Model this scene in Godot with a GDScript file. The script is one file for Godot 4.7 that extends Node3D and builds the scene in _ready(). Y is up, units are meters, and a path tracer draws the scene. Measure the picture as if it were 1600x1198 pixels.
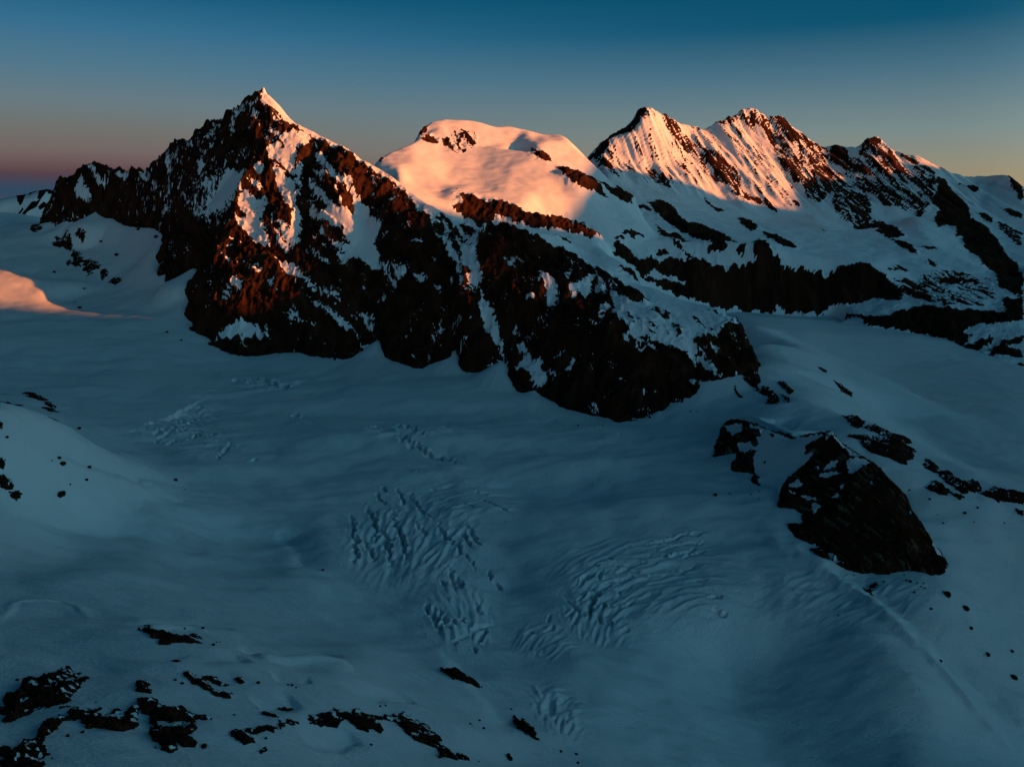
extends Node3D
# Dawn over a glacier basin: a pyramid peak, a snow dome, a row of high summits and the glacier below them.
# Heights are metres above or below EYE; x runs right, the second plan coordinate is the distance ahead (-z).

const EYE := 600.0
const SUN_TURN := 68.0
const SUN_HEIGHT := 4.0

var snow_matter: StandardMaterial3D
var rock_matter: StandardMaterial3D
var ice_matter: StandardMaterial3D
var glacier: Land
var wrinkles: Relief


func _ready() -> void:
	var camera := Camera3D.new()
	camera.name = "camera"
	camera.fov = 53.04
	camera.near = 1.0
	camera.far = 120000.0
	camera.position = Vector3(0, EYE, 0)
	camera.rotation_degrees = Vector3(-13.5, 0, 0)
	add_child(camera)
	camera.make_current()

	var around := WorldEnvironment.new()
	around.name = "dawn_air"
	var e := Environment.new()
	e.background_mode = Environment.BG_SKY
	var sky := Sky.new()
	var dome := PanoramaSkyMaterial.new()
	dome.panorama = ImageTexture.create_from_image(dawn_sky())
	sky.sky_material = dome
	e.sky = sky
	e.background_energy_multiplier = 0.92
	e.tonemap_mode = Environment.TONE_MAPPER_LINEAR
	e.tonemap_exposure = 1.75
	e.sdfgi_enabled = true
	e.ssao_enabled = true
	e.ssil_enabled = true
	around.environment = e
	add_child(around)

	var sun := DirectionalLight3D.new()
	sun.name = "sun"
	sun.light_color = Color(1.0, 0.275, 0.05).linear_to_srgb()
	sun.light_energy = 1.6
	sun.light_angular_distance = 0.5
	sun.shadow_enabled = true
	add_child(sun)
	sun.look_at_from_position(Vector3.ZERO, -towards_sun(), Vector3.UP)

	make_matter()
	make_glacier()
	make_pyramid()
	make_far_range()
	make_knoll()
	make_surroundings()
	make_outcrops()
	make_boulders()


func towards_sun() -> Vector3:
	var a := deg_to_rad(SUN_TURN)
	var b := deg_to_rad(SUN_HEIGHT)
	return Vector3(sin(a) * cos(b), sin(b), cos(a) * cos(b))


func mixed(stops: Array, at: float) -> Vector3:
	for i in stops.size() - 1:
		if at <= stops[i + 1][0]:
			var t: float = clampf((at - stops[i][0]) / (stops[i + 1][0] - stops[i][0]), 0.0, 1.0)
			return (stops[i][1] as Vector3).lerp(stops[i + 1][1], t)
	return stops[-1][1]


# Air only: the colours of the sky by height above the horizon, away from the sun and towards it.
func dawn_sky() -> Image:
	var w := 1024
	var h := 512
	var im := Image.create(w, h, false, Image.FORMAT_RGBF)
	# linear light, by height in degrees; left is the side of the earth's shadow, right leads to the sunrise
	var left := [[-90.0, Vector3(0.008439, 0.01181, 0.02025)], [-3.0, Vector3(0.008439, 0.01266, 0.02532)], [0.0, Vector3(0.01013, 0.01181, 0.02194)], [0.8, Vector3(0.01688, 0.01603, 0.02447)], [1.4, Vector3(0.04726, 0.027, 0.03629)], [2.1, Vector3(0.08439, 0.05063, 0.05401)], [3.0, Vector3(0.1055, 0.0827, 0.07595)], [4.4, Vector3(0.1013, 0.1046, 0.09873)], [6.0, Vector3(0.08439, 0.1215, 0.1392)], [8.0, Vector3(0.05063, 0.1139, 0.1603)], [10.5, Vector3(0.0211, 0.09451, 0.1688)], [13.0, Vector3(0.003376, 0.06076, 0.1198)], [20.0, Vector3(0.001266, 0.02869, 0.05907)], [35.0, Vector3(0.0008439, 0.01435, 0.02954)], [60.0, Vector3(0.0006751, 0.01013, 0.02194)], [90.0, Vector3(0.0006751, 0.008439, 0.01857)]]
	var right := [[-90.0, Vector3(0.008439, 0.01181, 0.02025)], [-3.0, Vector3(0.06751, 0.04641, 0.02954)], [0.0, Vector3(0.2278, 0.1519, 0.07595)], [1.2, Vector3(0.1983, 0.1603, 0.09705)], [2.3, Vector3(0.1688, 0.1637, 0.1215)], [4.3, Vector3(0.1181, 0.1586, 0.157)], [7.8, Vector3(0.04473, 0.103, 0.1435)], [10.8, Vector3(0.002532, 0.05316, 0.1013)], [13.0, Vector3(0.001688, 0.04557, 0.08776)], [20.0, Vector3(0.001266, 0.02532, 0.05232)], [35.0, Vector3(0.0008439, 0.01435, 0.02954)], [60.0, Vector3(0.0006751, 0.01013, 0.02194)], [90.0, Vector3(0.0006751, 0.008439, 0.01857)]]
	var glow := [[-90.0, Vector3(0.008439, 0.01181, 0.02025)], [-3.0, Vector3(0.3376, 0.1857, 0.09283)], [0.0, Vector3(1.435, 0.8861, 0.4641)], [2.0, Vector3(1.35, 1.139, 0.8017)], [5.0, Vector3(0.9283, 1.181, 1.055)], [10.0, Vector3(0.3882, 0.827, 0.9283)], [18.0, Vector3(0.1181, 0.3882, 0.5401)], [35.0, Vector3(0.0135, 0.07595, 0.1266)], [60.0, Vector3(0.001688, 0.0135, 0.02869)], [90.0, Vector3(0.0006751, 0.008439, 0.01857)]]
	var toward := Vector2(sin(deg_to_rad(SUN_TURN)), cos(deg_to_rad(SUN_TURN)))
	for j in h:
		var up := 90.0 - (j + 0.5) / h * 180.0
		var a := mixed(left, up)
		var b := mixed(right, up)
		var g := mixed(glow, up)
		for i in w:
			var turn := (i + 0.5) / w * TAU
			var x := sin(turn)
			var z := -cos(turn)
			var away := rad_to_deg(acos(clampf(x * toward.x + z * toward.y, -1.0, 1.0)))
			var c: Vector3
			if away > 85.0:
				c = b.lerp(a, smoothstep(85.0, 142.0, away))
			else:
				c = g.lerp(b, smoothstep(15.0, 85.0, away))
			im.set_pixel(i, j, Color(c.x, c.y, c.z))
	return im


func noise(kind: int, size: float, octaves: int, number: int, ridged := false) -> FastNoiseLite:
	var n := FastNoiseLite.new()
	n.noise_type = kind
	n.frequency = 1.0 / size
	n.seed = number
	n.fractal_type = FastNoiseLite.FRACTAL_RIDGED if ridged else FastNoiseLite.FRACTAL_FBM
	if octaves == 1:
		n.fractal_type = FastNoiseLite.FRACTAL_NONE
	n.fractal_octaves = octaves
	return n


func grain(size: int, frequency: float, number: int, octaves := 5) -> NoiseTexture2D:
	var t := NoiseTexture2D.new()
	t.width = size
	t.height = size
	t.seamless = true
	t.normalize = true
	var n := noise(FastNoiseLite.TYPE_SIMPLEX_SMOOTH, 1.0 / frequency, octaves, number)
	t.noise = n
	return t


func make_matter() -> void:
	snow_matter = StandardMaterial3D.new()
	snow_matter.resource_name = "snow"
	snow_matter.albedo_color = Color(.89, .9, .92).linear_to_srgb()  # lighter than the glacier snow, standing for stronger light on far slopes
	snow_matter.roughness = 0.85
	snow_matter.metallic_specular = 0.15
	snow_matter.vertex_color_use_as_albedo = true
	snow_matter.heightmap_enabled = true
	snow_matter.heightmap_texture = grain(1024, 0.012, 5)
	snow_matter.heightmap_scale = 70.0
	snow_matter.uv1_triplanar = true
	snow_matter.uv1_world_triplanar = true
	snow_matter.uv1_scale = Vector3(1.0 / 70.0, 1.0 / 70.0, 1.0 / 38.0)
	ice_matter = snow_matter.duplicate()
	ice_matter.resource_name = "shade_toned_packed_snow"
	ice_matter.albedo_color = Color(.78, .79, .81).linear_to_srgb()  # darker than the far snow, weaker light put into the colour
	ice_matter.heightmap_texture = grain(1024, 0.016, 15)
	ice_matter.heightmap_scale = 100.0
	ice_matter.uv1_scale = Vector3(1.0 / 90.0, 1.0 / 60.0, 1.0 / 22.0)
	rock_matter = StandardMaterial3D.new()
	rock_matter.resource_name = "gneiss"
	rock_matter.albedo_color = Color.WHITE
	rock_matter.roughness = 0.9
	rock_matter.metallic_specular = 0.12
	rock_matter.vertex_color_use_as_albedo = true
	var t := grain(1024, 0.02, 9)
	var ramp := Gradient.new()
	ramp.set_color(0, Color(.5, .48, .48))
	ramp.set_color(1, Color(1.0, .97, .93))
	t.color_ramp = ramp
	rock_matter.albedo_texture = t
	rock_matter.heightmap_enabled = true
	rock_matter.heightmap_texture = grain(1024, 0.02, 9)
	rock_matter.heightmap_scale = 500.0
	rock_matter.uv1_triplanar = true
	rock_matter.uv1_world_triplanar = true
	rock_matter.uv1_scale = Vector3(1.0 / 85.0, 1.0 / 85.0, 1.0 / 85.0)


func tell(o: Node3D, label: String, category: String, kind := "", group := "") -> void:
	o.set_meta("label", label)
	o.set_meta("category", category)
	if kind:
		o.set_meta("kind", kind)
	if group:
		o.set_meta("group", group)


# A height map over a rectangle of ground, filled from surveyed points, with a second finer map of where bare rock is.
class Land:
	var x0: float
	var d0: float
	var st: float
	var nx: int
	var nd: int
	var h := PackedFloat32Array()
	var spots: Array[Vector3] = []
	var ms: float
	var mx: int
	var md: int
	var rock := PackedFloat32Array()

	func _init(xa: float, xb: float, da: float, db: float, step: float, mask_step: float, rocky: float) -> void:
		x0 = xa
		d0 = da
		st = step
		nx = int((xb - xa) / step) + 1
		nd = int((db - da) / step) + 1
		ms = mask_step
		mx = int((xb - xa) / ms) + 1
		md = int((db - da) / ms) + 1
		if ms > 0.0:
			rock.resize(mx * md)
			rock.fill(rocky)

	func pins(list: Array) -> void:
		for i in range(0, list.size(), 3):
			spots.append(Vector3(list[i], list[i + 1], list[i + 2]))

	func fill() -> void:
		h.resize(nx * nd)
		h.fill(-9999.0)
		var flat := PackedVector2Array()
		for p in spots:
			flat.append(Vector2(p.x, p.z))
		var index := Geometry2D.triangulate_delaunay(flat)
		for t in range(0, index.size(), 3):
			var a := spots[index[t]]
			var b := spots[index[t + 1]]
			var c := spots[index[t + 2]]
			var den := (b.z - c.z) * (a.x - c.x) + (c.x - b.x) * (a.z - c.z)
			if absf(den) < 1e-6:
				continue
			var i0 := maxi(0, ceili((minf(a.x, minf(b.x, c.x)) - x0) / st))
			var i1 := mini(nx - 1, floori((maxf(a.x, maxf(b.x, c.x)) - x0) / st))
			var j0 := maxi(0, ceili((minf(a.z, minf(b.z, c.z)) - d0) / st))
			var j1 := mini(nd - 1, floori((maxf(a.z, maxf(b.z, c.z)) - d0) / st))
			for j in range(j0, j1 + 1):
				var dz := d0 + j * st - c.z
				for i in range(i0, i1 + 1):
					var dx := x0 + i * st - c.x
					var u := ((b.z - c.z) * dx + (c.x - b.x) * dz) / den
					var v := ((c.z - a.z) * dx + (a.x - c.x) * dz) / den
					var w := 1.0 - u - v
					if u >= -1e-5 and v >= -1e-5 and w >= -1e-5:
						h[j * nx + i] = u * a.y + v * b.y + w * c.y

	# the mean over a square, cells without ground left out
	func softened(src: PackedFloat32Array, reach: int) -> PackedFloat32Array:
		var mid := PackedFloat32Array()
		mid.resize(src.size())
		var out := PackedFloat32Array()
		out.resize(src.size())
		for j in nd:
			var row := j * nx
			var total := 0.0
			var count := 0
			for k in range(0, mini(reach, nx)):
				if src[row + k] > -9000.0:
					total += src[row + k]
					count += 1
			for i in nx:
				if i + reach < nx and src[row + i + reach] > -9000.0:
					total += src[row + i + reach]
					count += 1
				if i - reach - 1 >= 0 and src[row + i - reach - 1] > -9000.0:
					total -= src[row + i - reach - 1]
					count -= 1
				mid[row + i] = total / count if count > 0 and src[row + i] > -9000.0 else -9999.0
		for i in nx:
			var total := 0.0
			var count := 0
			for k in range(0, mini(reach, nd)):
				if mid[k * nx + i] > -9000.0:
					total += mid[k * nx + i]
					count += 1
			for j in nd:
				if j + reach < nd and mid[(j + reach) * nx + i] > -9000.0:
					total += mid[(j + reach) * nx + i]
					count += 1
				if j - reach - 1 >= 0 and mid[(j - reach - 1) * nx + i] > -9000.0:
					total -= mid[(j - reach - 1) * nx + i]
					count -= 1
				out[j * nx + i] = total / count if count > 0 and mid[j * nx + i] > -9000.0 else -9999.0
		return out

	# smooth where snow lies deep, crisp where rock breaks through
	func settle(rough: int, smooth: int) -> void:
		var soft := softened(softened(h, smooth), smooth)
		var crisp := softened(h, rough) if rough > 0 else h
		for j in nd:
			for i in nx:
				var k := j * nx + i
				if h[k] > -9000.0:
					var r := rock_at(x0 + i * st, d0 + j * st) if ms > 0.0 else 0.0
					h[k] = lerpf(soft[k], crisp[k], smoothstep(0.0, 0.45, r))

	func paint(value: float, line: Array) -> void:
		var n := line.size() / 2
		var low := 1e9
		var high := -1e9
		for i in n:
			low = minf(low, line[i * 2 + 1])
			high = maxf(high, line[i * 2 + 1])
		for j in range(maxi(0, ceili((low - d0) / ms)), mini(md - 1, floori((high - d0) / ms)) + 1):
			var d := d0 + j * ms
			var cuts: Array[float] = []
			for i in n:
				var k := (i + 1) % n
				var da: float = line[i * 2 + 1]
				var db: float = line[k * 2 + 1]
				if (da <= d) != (db <= d):
					var xa: float = line[i * 2]
					var xb: float = line[k * 2]
					cuts.append(xa + (xb - xa) * (d - da) / (db - da))
			cuts.sort()
			for c in range(0, cuts.size() - 1, 2):
				for i in range(maxi(0, ceili((cuts[c] - x0) / ms)), mini(mx - 1, floori((cuts[c + 1] - x0) / ms)) + 1):
					rock[j * mx + i] = value

	func rock_at(x: float, d: float) -> float:
		var fx := clampf((x - x0) / ms, 0.0, mx - 1.001)
		var fd := clampf((d - d0) / ms, 0.0, md - 1.001)
		var i := int(fx)
		var j := int(fd)
		var a := fx - i
		var b := fd - j
		var k := j * mx + i
		return (rock[k] * (1.0 - a) + rock[k + 1] * a) * (1.0 - b) + (rock[k + mx] * (1.0 - a) + rock[k + mx + 1] * a) * b

	func at(x: float, d: float) -> float:
		var fx := (x - x0) / st
		var fd := (d - d0) / st
		var i := floori(fx)
		var j := floori(fd)
		if i < 1 or j < 1 or i > nx - 3 or j > nd - 3:
			return -9999.0
		var a := fx - i
		var b := fd - j
		var k := j * nx + i
		if h[k] < -9000.0 or h[k + 1] < -9000.0 or h[k + nx] < -9000.0 or h[k + nx + 1] < -9000.0:
			return -9999.0
		if h[k - nx - 1] < -9000.0 or h[k - nx + 2] < -9000.0 or h[k + nx + nx - 1] < -9000.0 or h[k + nx + nx + 2] < -9000.0 or h[k - 1] < -9000.0 or h[k + 2] < -9000.0 or h[k - nx] < -9000.0 or h[k + 2 * nx] < -9000.0 or h[k - nx + 1] < -9000.0 or h[k + nx - 1] < -9000.0 or h[k + nx + 2] < -9000.0 or h[k + 2 * nx + 1] < -9000.0:
			return (h[k] * (1.0 - a) + h[k + 1] * a) * (1.0 - b) + (h[k + nx] * (1.0 - a) + h[k + nx + 1] * a) * b
		k -= nx
		var r0 := cubic_interpolate(h[k], h[k + 1], h[k - 1], h[k + 2], a)
		k += nx
		var r1 := cubic_interpolate(h[k], h[k + 1], h[k - 1], h[k + 2], a)
		k += nx
		var r2 := cubic_interpolate(h[k], h[k + 1], h[k - 1], h[k + 2], a)
		k += nx
		var r3 := cubic_interpolate(h[k], h[k + 1], h[k - 1], h[k + 2], a)
		return cubic_interpolate(r1, r2, r0, r3, b)


# Crevasses: an added height over part of the glacier.
class Relief:
	var x0 := -760.0
	var d0 := 300.0
	var st := 1.4
	var nx := 1080
	var nd := 1260
	var h := PackedFloat32Array()
	var wander := FastNoiseLite.new()

	func _init() -> void:
		h.resize(nx * nd)
		wander.frequency = 1.0 / 22.0
		wander.seed = 77
		wander.fractal_octaves = 2

	# a long rounded swell (high > 0) or hollow, steeper on its right
	func swell(wide: float, high: float, line: Array) -> void:
		var n := line.size() / 2
		var total := 0.0
		for i in n - 1:
			total += Vector2(line[i * 2], line[i * 2 + 1]).distance_to(Vector2(line[i * 2 + 2], line[i * 2 + 3]))
		var far := wide * 2.6
		var best := {}
		var run := 0.0
		for i in n - 1:
			var a := Vector2(line[i * 2], line[i * 2 + 1])
			var b := Vector2(line[i * 2 + 2], line[i * 2 + 3])
			var length := maxf(a.distance_to(b), 0.01)
			var dir := (b - a) / length
			for j in range(maxi(0, floori((minf(a.y, b.y) - far - d0) / st)), mini(nd - 1, ceili((maxf(a.y, b.y) + far - d0) / st)) + 1):
				for q in range(maxi(0, floori((minf(a.x, b.x) - far - x0) / st)), mini(nx - 1, ceili((maxf(a.x, b.x) + far - x0) / st)) + 1):
					var p := Vector2(x0 + q * st, d0 + j * st) + Vector2(wander.get_noise_2d(q * st * 0.5, j * st * 0.5), wander.get_noise_2d(q * st * 0.5 + 400.0, j * st * 0.5)) * minf(wide * 0.45, 7.0) - a
					var t := clampf(p.dot(dir), 0.0, length)
					var off := p - dir * t
					var away := off.length()
					if away < far:
						var key := j * nx + q
						if not best.has(key) or away < best[key][0]:
							var ends := sin(PI * clampf((run + t) / total, 0.0, 1.0))
							var s := away / (wide * (0.6 if dir.cross(p) < 0.0 else 1.4))
							best[key] = [away, high * smoothstep(0.0, 0.5, ends) * exp(-s * s)]
			run += length
		for key in best:
			h[key] += best[key][1]

	# a broad rise (high > 0) or hollow
	func hump(x: float, d: float, rx: float, rd: float, high: float) -> void:
		for j in range(maxi(0, int((d - rd * 2.6 - d0) / st)), mini(nd - 1, int((d + rd * 2.6 - d0) / st)) + 1):
			for i in range(maxi(0, int((x - rx * 2.6 - x0) / st)), mini(nx - 1, int((x + rx * 2.6 - x0) / st)) + 1):
				h[j * nx + i] += high * exp(-pow((x0 + i * st - x) / rx, 2.0) - pow((d0 + j * st - d) / rd, 2.0))

	# fine broken furrows over a patch of stretched ice, running along one bearing that bends across the patch
	func furrows(x: float, d: float, rx: float, rd: float, bearing: float, turn: float, gap: float, high: float, number: int) -> void:
		var n := FastNoiseLite.new()
		n.noise_type = FastNoiseLite.TYPE_SIMPLEX_SMOOTH
		n.fractal_type = FastNoiseLite.FRACTAL_RIDGED
		n.frequency = 1.0 / gap
		n.fractal_octaves = 3
		n.seed = number
		for j in range(maxi(0, int((d - rd - d0) / st)), mini(nd - 1, int((d + rd - d0) / st)) + 1):
			for i in range(maxi(0, int((x - rx - x0) / st)), mini(nx - 1, int((x + rx - x0) / st)) + 1):
				var p := Vector2(x0 + i * st - x, d0 + j * st - d)
				var far := Vector2(p.x / rx, p.y / rd).length()
				if far < 1.0:
					var v := p.rotated(bearing + turn * p.x / rx)
					h[j * nx + i] += n.get_noise_2d(v.x, v.y * 0.22) * high * 1.35 * smoothstep(1.0, 0.45, far)

	# a trench with a lip on its left, along a line of plan points; it narrows towards both ends
	func crevasse(wide: float, deep: float, line: Array) -> void:
		var n := line.size() / 2
		var total := 0.0
		for i in n - 1:
			total += Vector2(line[i * 2], line[i * 2 + 1]).distance_to(Vector2(line[i * 2 + 2], line[i * 2 + 3]))
		var far := wide * 2.4
		var done := {}
		var run := 0.0
		for i in n - 1:
			var a := Vector2(line[i * 2], line[i * 2 + 1])
			var b := Vector2(line[i * 2 + 2], line[i * 2 + 3])
			var length := maxf(a.distance_to(b), 0.01)
			var dir := (b - a) / length
			var i0 := maxi(0, floori((minf(a.x, b.x) - far - x0) / st))
			var i1 := mini(nx - 1, ceili((maxf(a.x, b.x) + far - x0) / st))
			var j0 := maxi(0, floori((minf(a.y, b.y) - far - d0) / st))
			var j1 := mini(nd - 1, ceili((maxf(a.y, b.y) + far - d0) / st))
			for j in range(j0, j1 + 1):
				for q in range(i0, i1 + 1):
					var p := Vector2(x0 + q * st, d0 + j * st) + Vector2(wander.get_noise_2d(q * st, j * st), wander.get_noise_2d(q * st + 400.0, j * st)) * wide * 0.9 - a
					var t := clampf(p.dot(dir), 0.0, length)
					var off := p - dir * t
					var away := off.length()
					if away > far:
						continue
					var along := (run + t) / total
					var taper := pow(maxf(0.0, sin(PI * clampf(along, 0.0, 1.0))), 0.8)
					var side := signf(dir.cross(p))
					var w := wide * 0.56 * (0.25 + 0.75 * taper) * (0.55 if side > 0.0 else 1.35)
					var s := away / w
					var drop := -2.2 * deep * taper * exp(-s * s * 2.0) + deep * taper * 0.65 * exp(-(s - 1.3) * (s - 1.3) * 3.0) * (1.3 if side > 0.0 else 0.25)
					var key := j * nx + q
					if not done.has(key) or away < done[key][0]:
						done[key] = [away, drop]
			run += length
		for key in done:
			var v: float = done[key][1]
			h[key] = h[key] + v if h[key] * v >= 0.0 and absf(h[key]) < 1.0 else (minf(h[key], v) if v < 0.0 or h[key] < -0.5 else maxf(h[key], v))

	func at(x: float, d: float) -> float:
		var fx := (x - x0) / st
		var fd := (d - d0) / st
		if fx < 0.0 or fd < 0.0 or fx > nx - 2 or fd > nd - 2:
			return 0.0
		var i := int(fx)
		var j := int(fd)
		var a := fx - i
		var b := fd - j
		var k := j * nx + i
		return (h[k] * (1.0 - a) + h[k + 1] * a) * (1.0 - b) + (h[k + nx] * (1.0 - a) + h[k + nx + 1] * a) * b


# A sheet of ground as rows of points, cut along the line between snow and rock into one mesh for each.
class Sheet:
	var cols: int
	var rows: int
	var pos := PackedVector3Array()
	var bare := PackedFloat32Array()   # above 0.5 is rock
	var tint := PackedColorArray()     # colour of the rock there
	var owner := PackedByteArray()

	func _init(c: int, r: int) -> void:
		cols = c
		rows = r
		pos.resize(c * r)
		bare.resize(c * r)
		tint.resize(c * r)
		owner.resize(c * r)

	func normals() -> PackedVector3Array:
		var out := PackedVector3Array()
		out.resize(cols * rows)
		for j in rows:
			var up := maxi(0, j - 1) * cols
			var dn := mini(rows - 1, j + 1) * cols
			for i in cols:
				var l := j * cols + maxi(0, i - 1)
				var r := j * cols + mini(cols - 1, i + 1)
				var u := up + i
				var d := dn + i
				if pos[l].y < -9000.0: l = j * cols + i
				if pos[r].y < -9000.0: r = j * cols + i
				if pos[u].y < -9000.0: u = j * cols + i
				if pos[d].y < -9000.0: d = j * cols + i
				var n := (pos[r] - pos[l]).cross(pos[d] - pos[u])
				out[j * cols + i] = n.normalized() if n.length_squared() > 0.0 else Vector3.UP
		return out

	# the sheet in one piece
	func whole() -> ArrayMesh:
		var index := PackedInt32Array()
		index.resize((rows - 1) * (cols - 1) * 6)
		var k := 0
		for j in rows - 1:
			for i in cols - 1:
				var q := j * cols + i
				index[k] = q
				index[k + 1] = q + cols + 1
				index[k + 2] = q + 1
				index[k + 3] = q
				index[k + 4] = q + cols
				index[k + 5] = q + cols + 1
				k += 6
		var arrays := []
		arrays.resize(Mesh.ARRAY_MAX)
		arrays[Mesh.ARRAY_VERTEX] = pos
		arrays[Mesh.ARRAY_NORMAL] = normals()
		arrays[Mesh.ARRAY_INDEX] = index
		var mesh := ArrayMesh.new()
		mesh.add_surface_from_arrays(Mesh.PRIMITIVE_TRIANGLES, arrays)
		return mesh

	# meshes as [owner][0 snow, 1 rock]
	func cut(owners: int, snow_tint: Color) -> Array:
		var nrm := normals()
		var P := []
		var N := []
		var C := []
		var I := []
		var M := []
		for k in owners * 2:
			P.append(PackedVector3Array())
			N.append(PackedVector3Array())
			C.append(PackedColorArray())
			I.append(PackedInt32Array())
			var m := PackedInt32Array()
			m.resize(cols * rows)
			m.fill(-1)
			M.append(m)
		for k in owners * 2:
			var own := k / 2
			var rocky := k % 2 == 1
			var p := PackedVector3Array()
			var nn := PackedVector3Array()
			var cc := PackedColorArray()
			var idx := PackedInt32Array()
			var map := PackedInt32Array()
			map.resize(cols * rows)
			map.fill(-1)
			var cuts := {}
			for j in rows - 1:
				for i in cols - 1:
					var q := j * cols + i
					if owner[q] != own:
						continue
					for half in 2:
						var a := q
						var b := q + 1 if half == 0 else q + cols + 1
						var c := q + cols + 1 if half == 0 else q + cols
						if pos[a].y < -9000.0 or pos[b].y < -9000.0 or pos[c].y < -9000.0:
							continue
						var ra := (bare[a] > 0.5) == rocky
						var rb := (bare[b] > 0.5) == rocky
						var rc := (bare[c] > 0.5) == rocky
						var count := int(ra) + int(rb) + int(rc)
						if count == 0:
							continue
						var ring := PackedInt32Array()
						for s in 3:
							var v := a if s == 0 else (b if s == 1 else c)
							var w := b if s == 0 else (c if s == 1 else a)
							var rv := ra if s == 0 else (rb if s == 1 else rc)
							var rw := rb if s == 0 else (rc if s == 1 else ra)
							if rv:
								var at := map[v]
								if at < 0:
									at = p.size()
									map[v] = at
									p.append(pos[v])
									nn.append(nrm[v])
									cc.append(tint[v] if rocky else snow_tint)
								ring.append(at)
							if rv != rw:
								var lo := mini(v, w)
								var hi := maxi(v, w)
								var key := lo * 8 + (1 if hi == lo + 1 else (2 if hi == lo + cols else 3))
								if not cuts.has(key):
									var t := clampf((0.5 - bare[lo]) / (bare[hi] - bare[lo]), 0.02, 0.98)
									cuts[key] = p.size()
									p.append(pos[lo].lerp(pos[hi], t))
									nn.append(nrm[lo].lerp(nrm[hi], t).normalized())
									cc.append(tint[lo].lerp(tint[hi], t) if rocky else snow_tint)
								ring.append(cuts[key])
						for s in range(1, ring.size() - 1):
							idx.append(ring[0])
							idx.append(ring[s + 1])
							idx.append(ring[s])
			P[k] = p
			N[k] = nn
			C[k] = cc
			I[k] = idx
		var out := []
		for own in owners:
			var pair := []
			for half in 2:
				var k: int = own * 2 + half
				var mesh: ArrayMesh = null
				if I[k].size() > 0:
					var arrays := []
					arrays.resize(Mesh.ARRAY_MAX)
					arrays[Mesh.ARRAY_VERTEX] = P[k]
					arrays[Mesh.ARRAY_NORMAL] = N[k]
					arrays[Mesh.ARRAY_COLOR] = C[k]
					arrays[Mesh.ARRAY_INDEX] = I[k]
					mesh = ArrayMesh.new()
					mesh.add_surface_from_arrays(Mesh.PRIMITIVE_TRIANGLES, arrays)
				pair.append(mesh)
			out.append(pair)
		return out


func part(called: String, mesh: Mesh, matter: Material, parent: Node3D) -> MeshInstance3D:
	var o := MeshInstance3D.new()
	o.name = called
	o.mesh = mesh
	o.material_override = matter
	parent.add_child(o, true)
	return o


func mountain(called: String, pair: Array, label: String, snow: Material) -> Node3D:
	var o := Node3D.new()
	o.name = called
	add_child(o)
	if pair[0]:
		part("snow_cover", pair[0], snow, o)
	if pair[1]:
		part("rock_face", pair[1], rock_matter, o)
	tell(o, label, "mountain", "structure")
	return o


func stone_tint(n: float, m: float) -> Color:
	# warm brown gneiss with greyer and paler beds
	var a := Color(.115, .043, .023)
	var b := Color(.04, .022, .016)
	var c := Color(.17, .078, .046)
	var out := a.lerp(b, clampf(0.5 + n * 1.2, 0.0, 1.0))
	return out.lerp(c, clampf(m * 1.4 - 0.35, 0.0, 0.7))


# --- the glacier -----------------------------------------------------------------------------------------------------
var roll := noise(FastNoiseLite.TYPE_SIMPLEX_SMOOTH, 230.0, 3, 31)
var swell := noise(FastNoiseLite.TYPE_SIMPLEX_SMOOTH, 60.0, 3, 32)
var cones: Array[Vector3] = []
var crust := noise(FastNoiseLite.TYPE_SIMPLEX_SMOOTH, 14.0, 3, 33)


func glacier_height(x: float, d: float) -> float:
	var y := glacier.at(x, d)
	if y < -9000.0:
		return y
	var near := smoothstep(2600.0, 700.0, d)
	y += roll.get_noise_2d(x, d * 1.4) * 9.0 * lerpf(0.6, 1.0, near)
	y += swell.get_noise_2d(x * 0.6, d * 1.3) * 2.1 * lerpf(0.5, 1.0, near)
	y += crust.get_noise_2d(x * 0.5 + d * 0.2, d * 1.1) * 0.5
	# avalanche cones under the gullies
	for c in cones:
		if absf(d - c.z) > 260.0 or absf(x - c.x) > 260.0:
			continue
		var away := Vector2(x - c.x, d - c.z)
		var r := away.length()
		if r < 260.0:
			var top := c.y - r * (0.62 - 0.001 * minf(r, 150.0)) - maxf(0.0, r - 90.0) * maxf(0.0, r - 90.0) * 0.012 + crust.get_noise_2d(atan2(away.x, away.y) * 60.0, r * 0.12) * minf(r, 60.0) * 0.03
			y = maxf(y, top) + 2.0 * exp(-absf(top - y) / 4.0) if top > y - 30.0 else y
	return y + wrinkles.at(x, d)


func make_glacier() -> void:
	glacier = Land.new(-3600, 3600, 180, 4700, 12, 0, 0)
	survey_glacier()
	glacier.fill()
	glacier.settle(0, 2)
	wrinkles = Relief.new()
	open_crevasses()
	heap_cones()
	stretch_ice()
	roll_snow()
	var steps: Array[float] = []
	var at := 255.0
	while at < 4600.0:
		steps.append(at)
		at += clampf(at * at / 470.0 / 769.0 * 1.2, 0.8, 11.0)
	var cols := 900
	var sheet := Sheet.new(cols, steps.size())
	var task := WorkerThreadPool.add_group_task(func(j: int) -> void:
		var d := steps[j]
		for i in cols:
			var x := lerpf(-0.73 * d - 170.0, 0.73 * d + 170.0, i / (cols - 1.0))
			var y := glacier_height(x, d)
			sheet.pos[j * cols + i] = Vector3(x, (y if y > -9000.0 else -620.0) + EYE, -d),
		steps.size())
	WorkerThreadPool.wait_for_group_task_completion(task)
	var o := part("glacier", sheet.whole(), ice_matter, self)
	tell(o, "wide blue shadowed snow glacier with crevasse fields filling the valley floor", "glacier", "structure")


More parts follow.
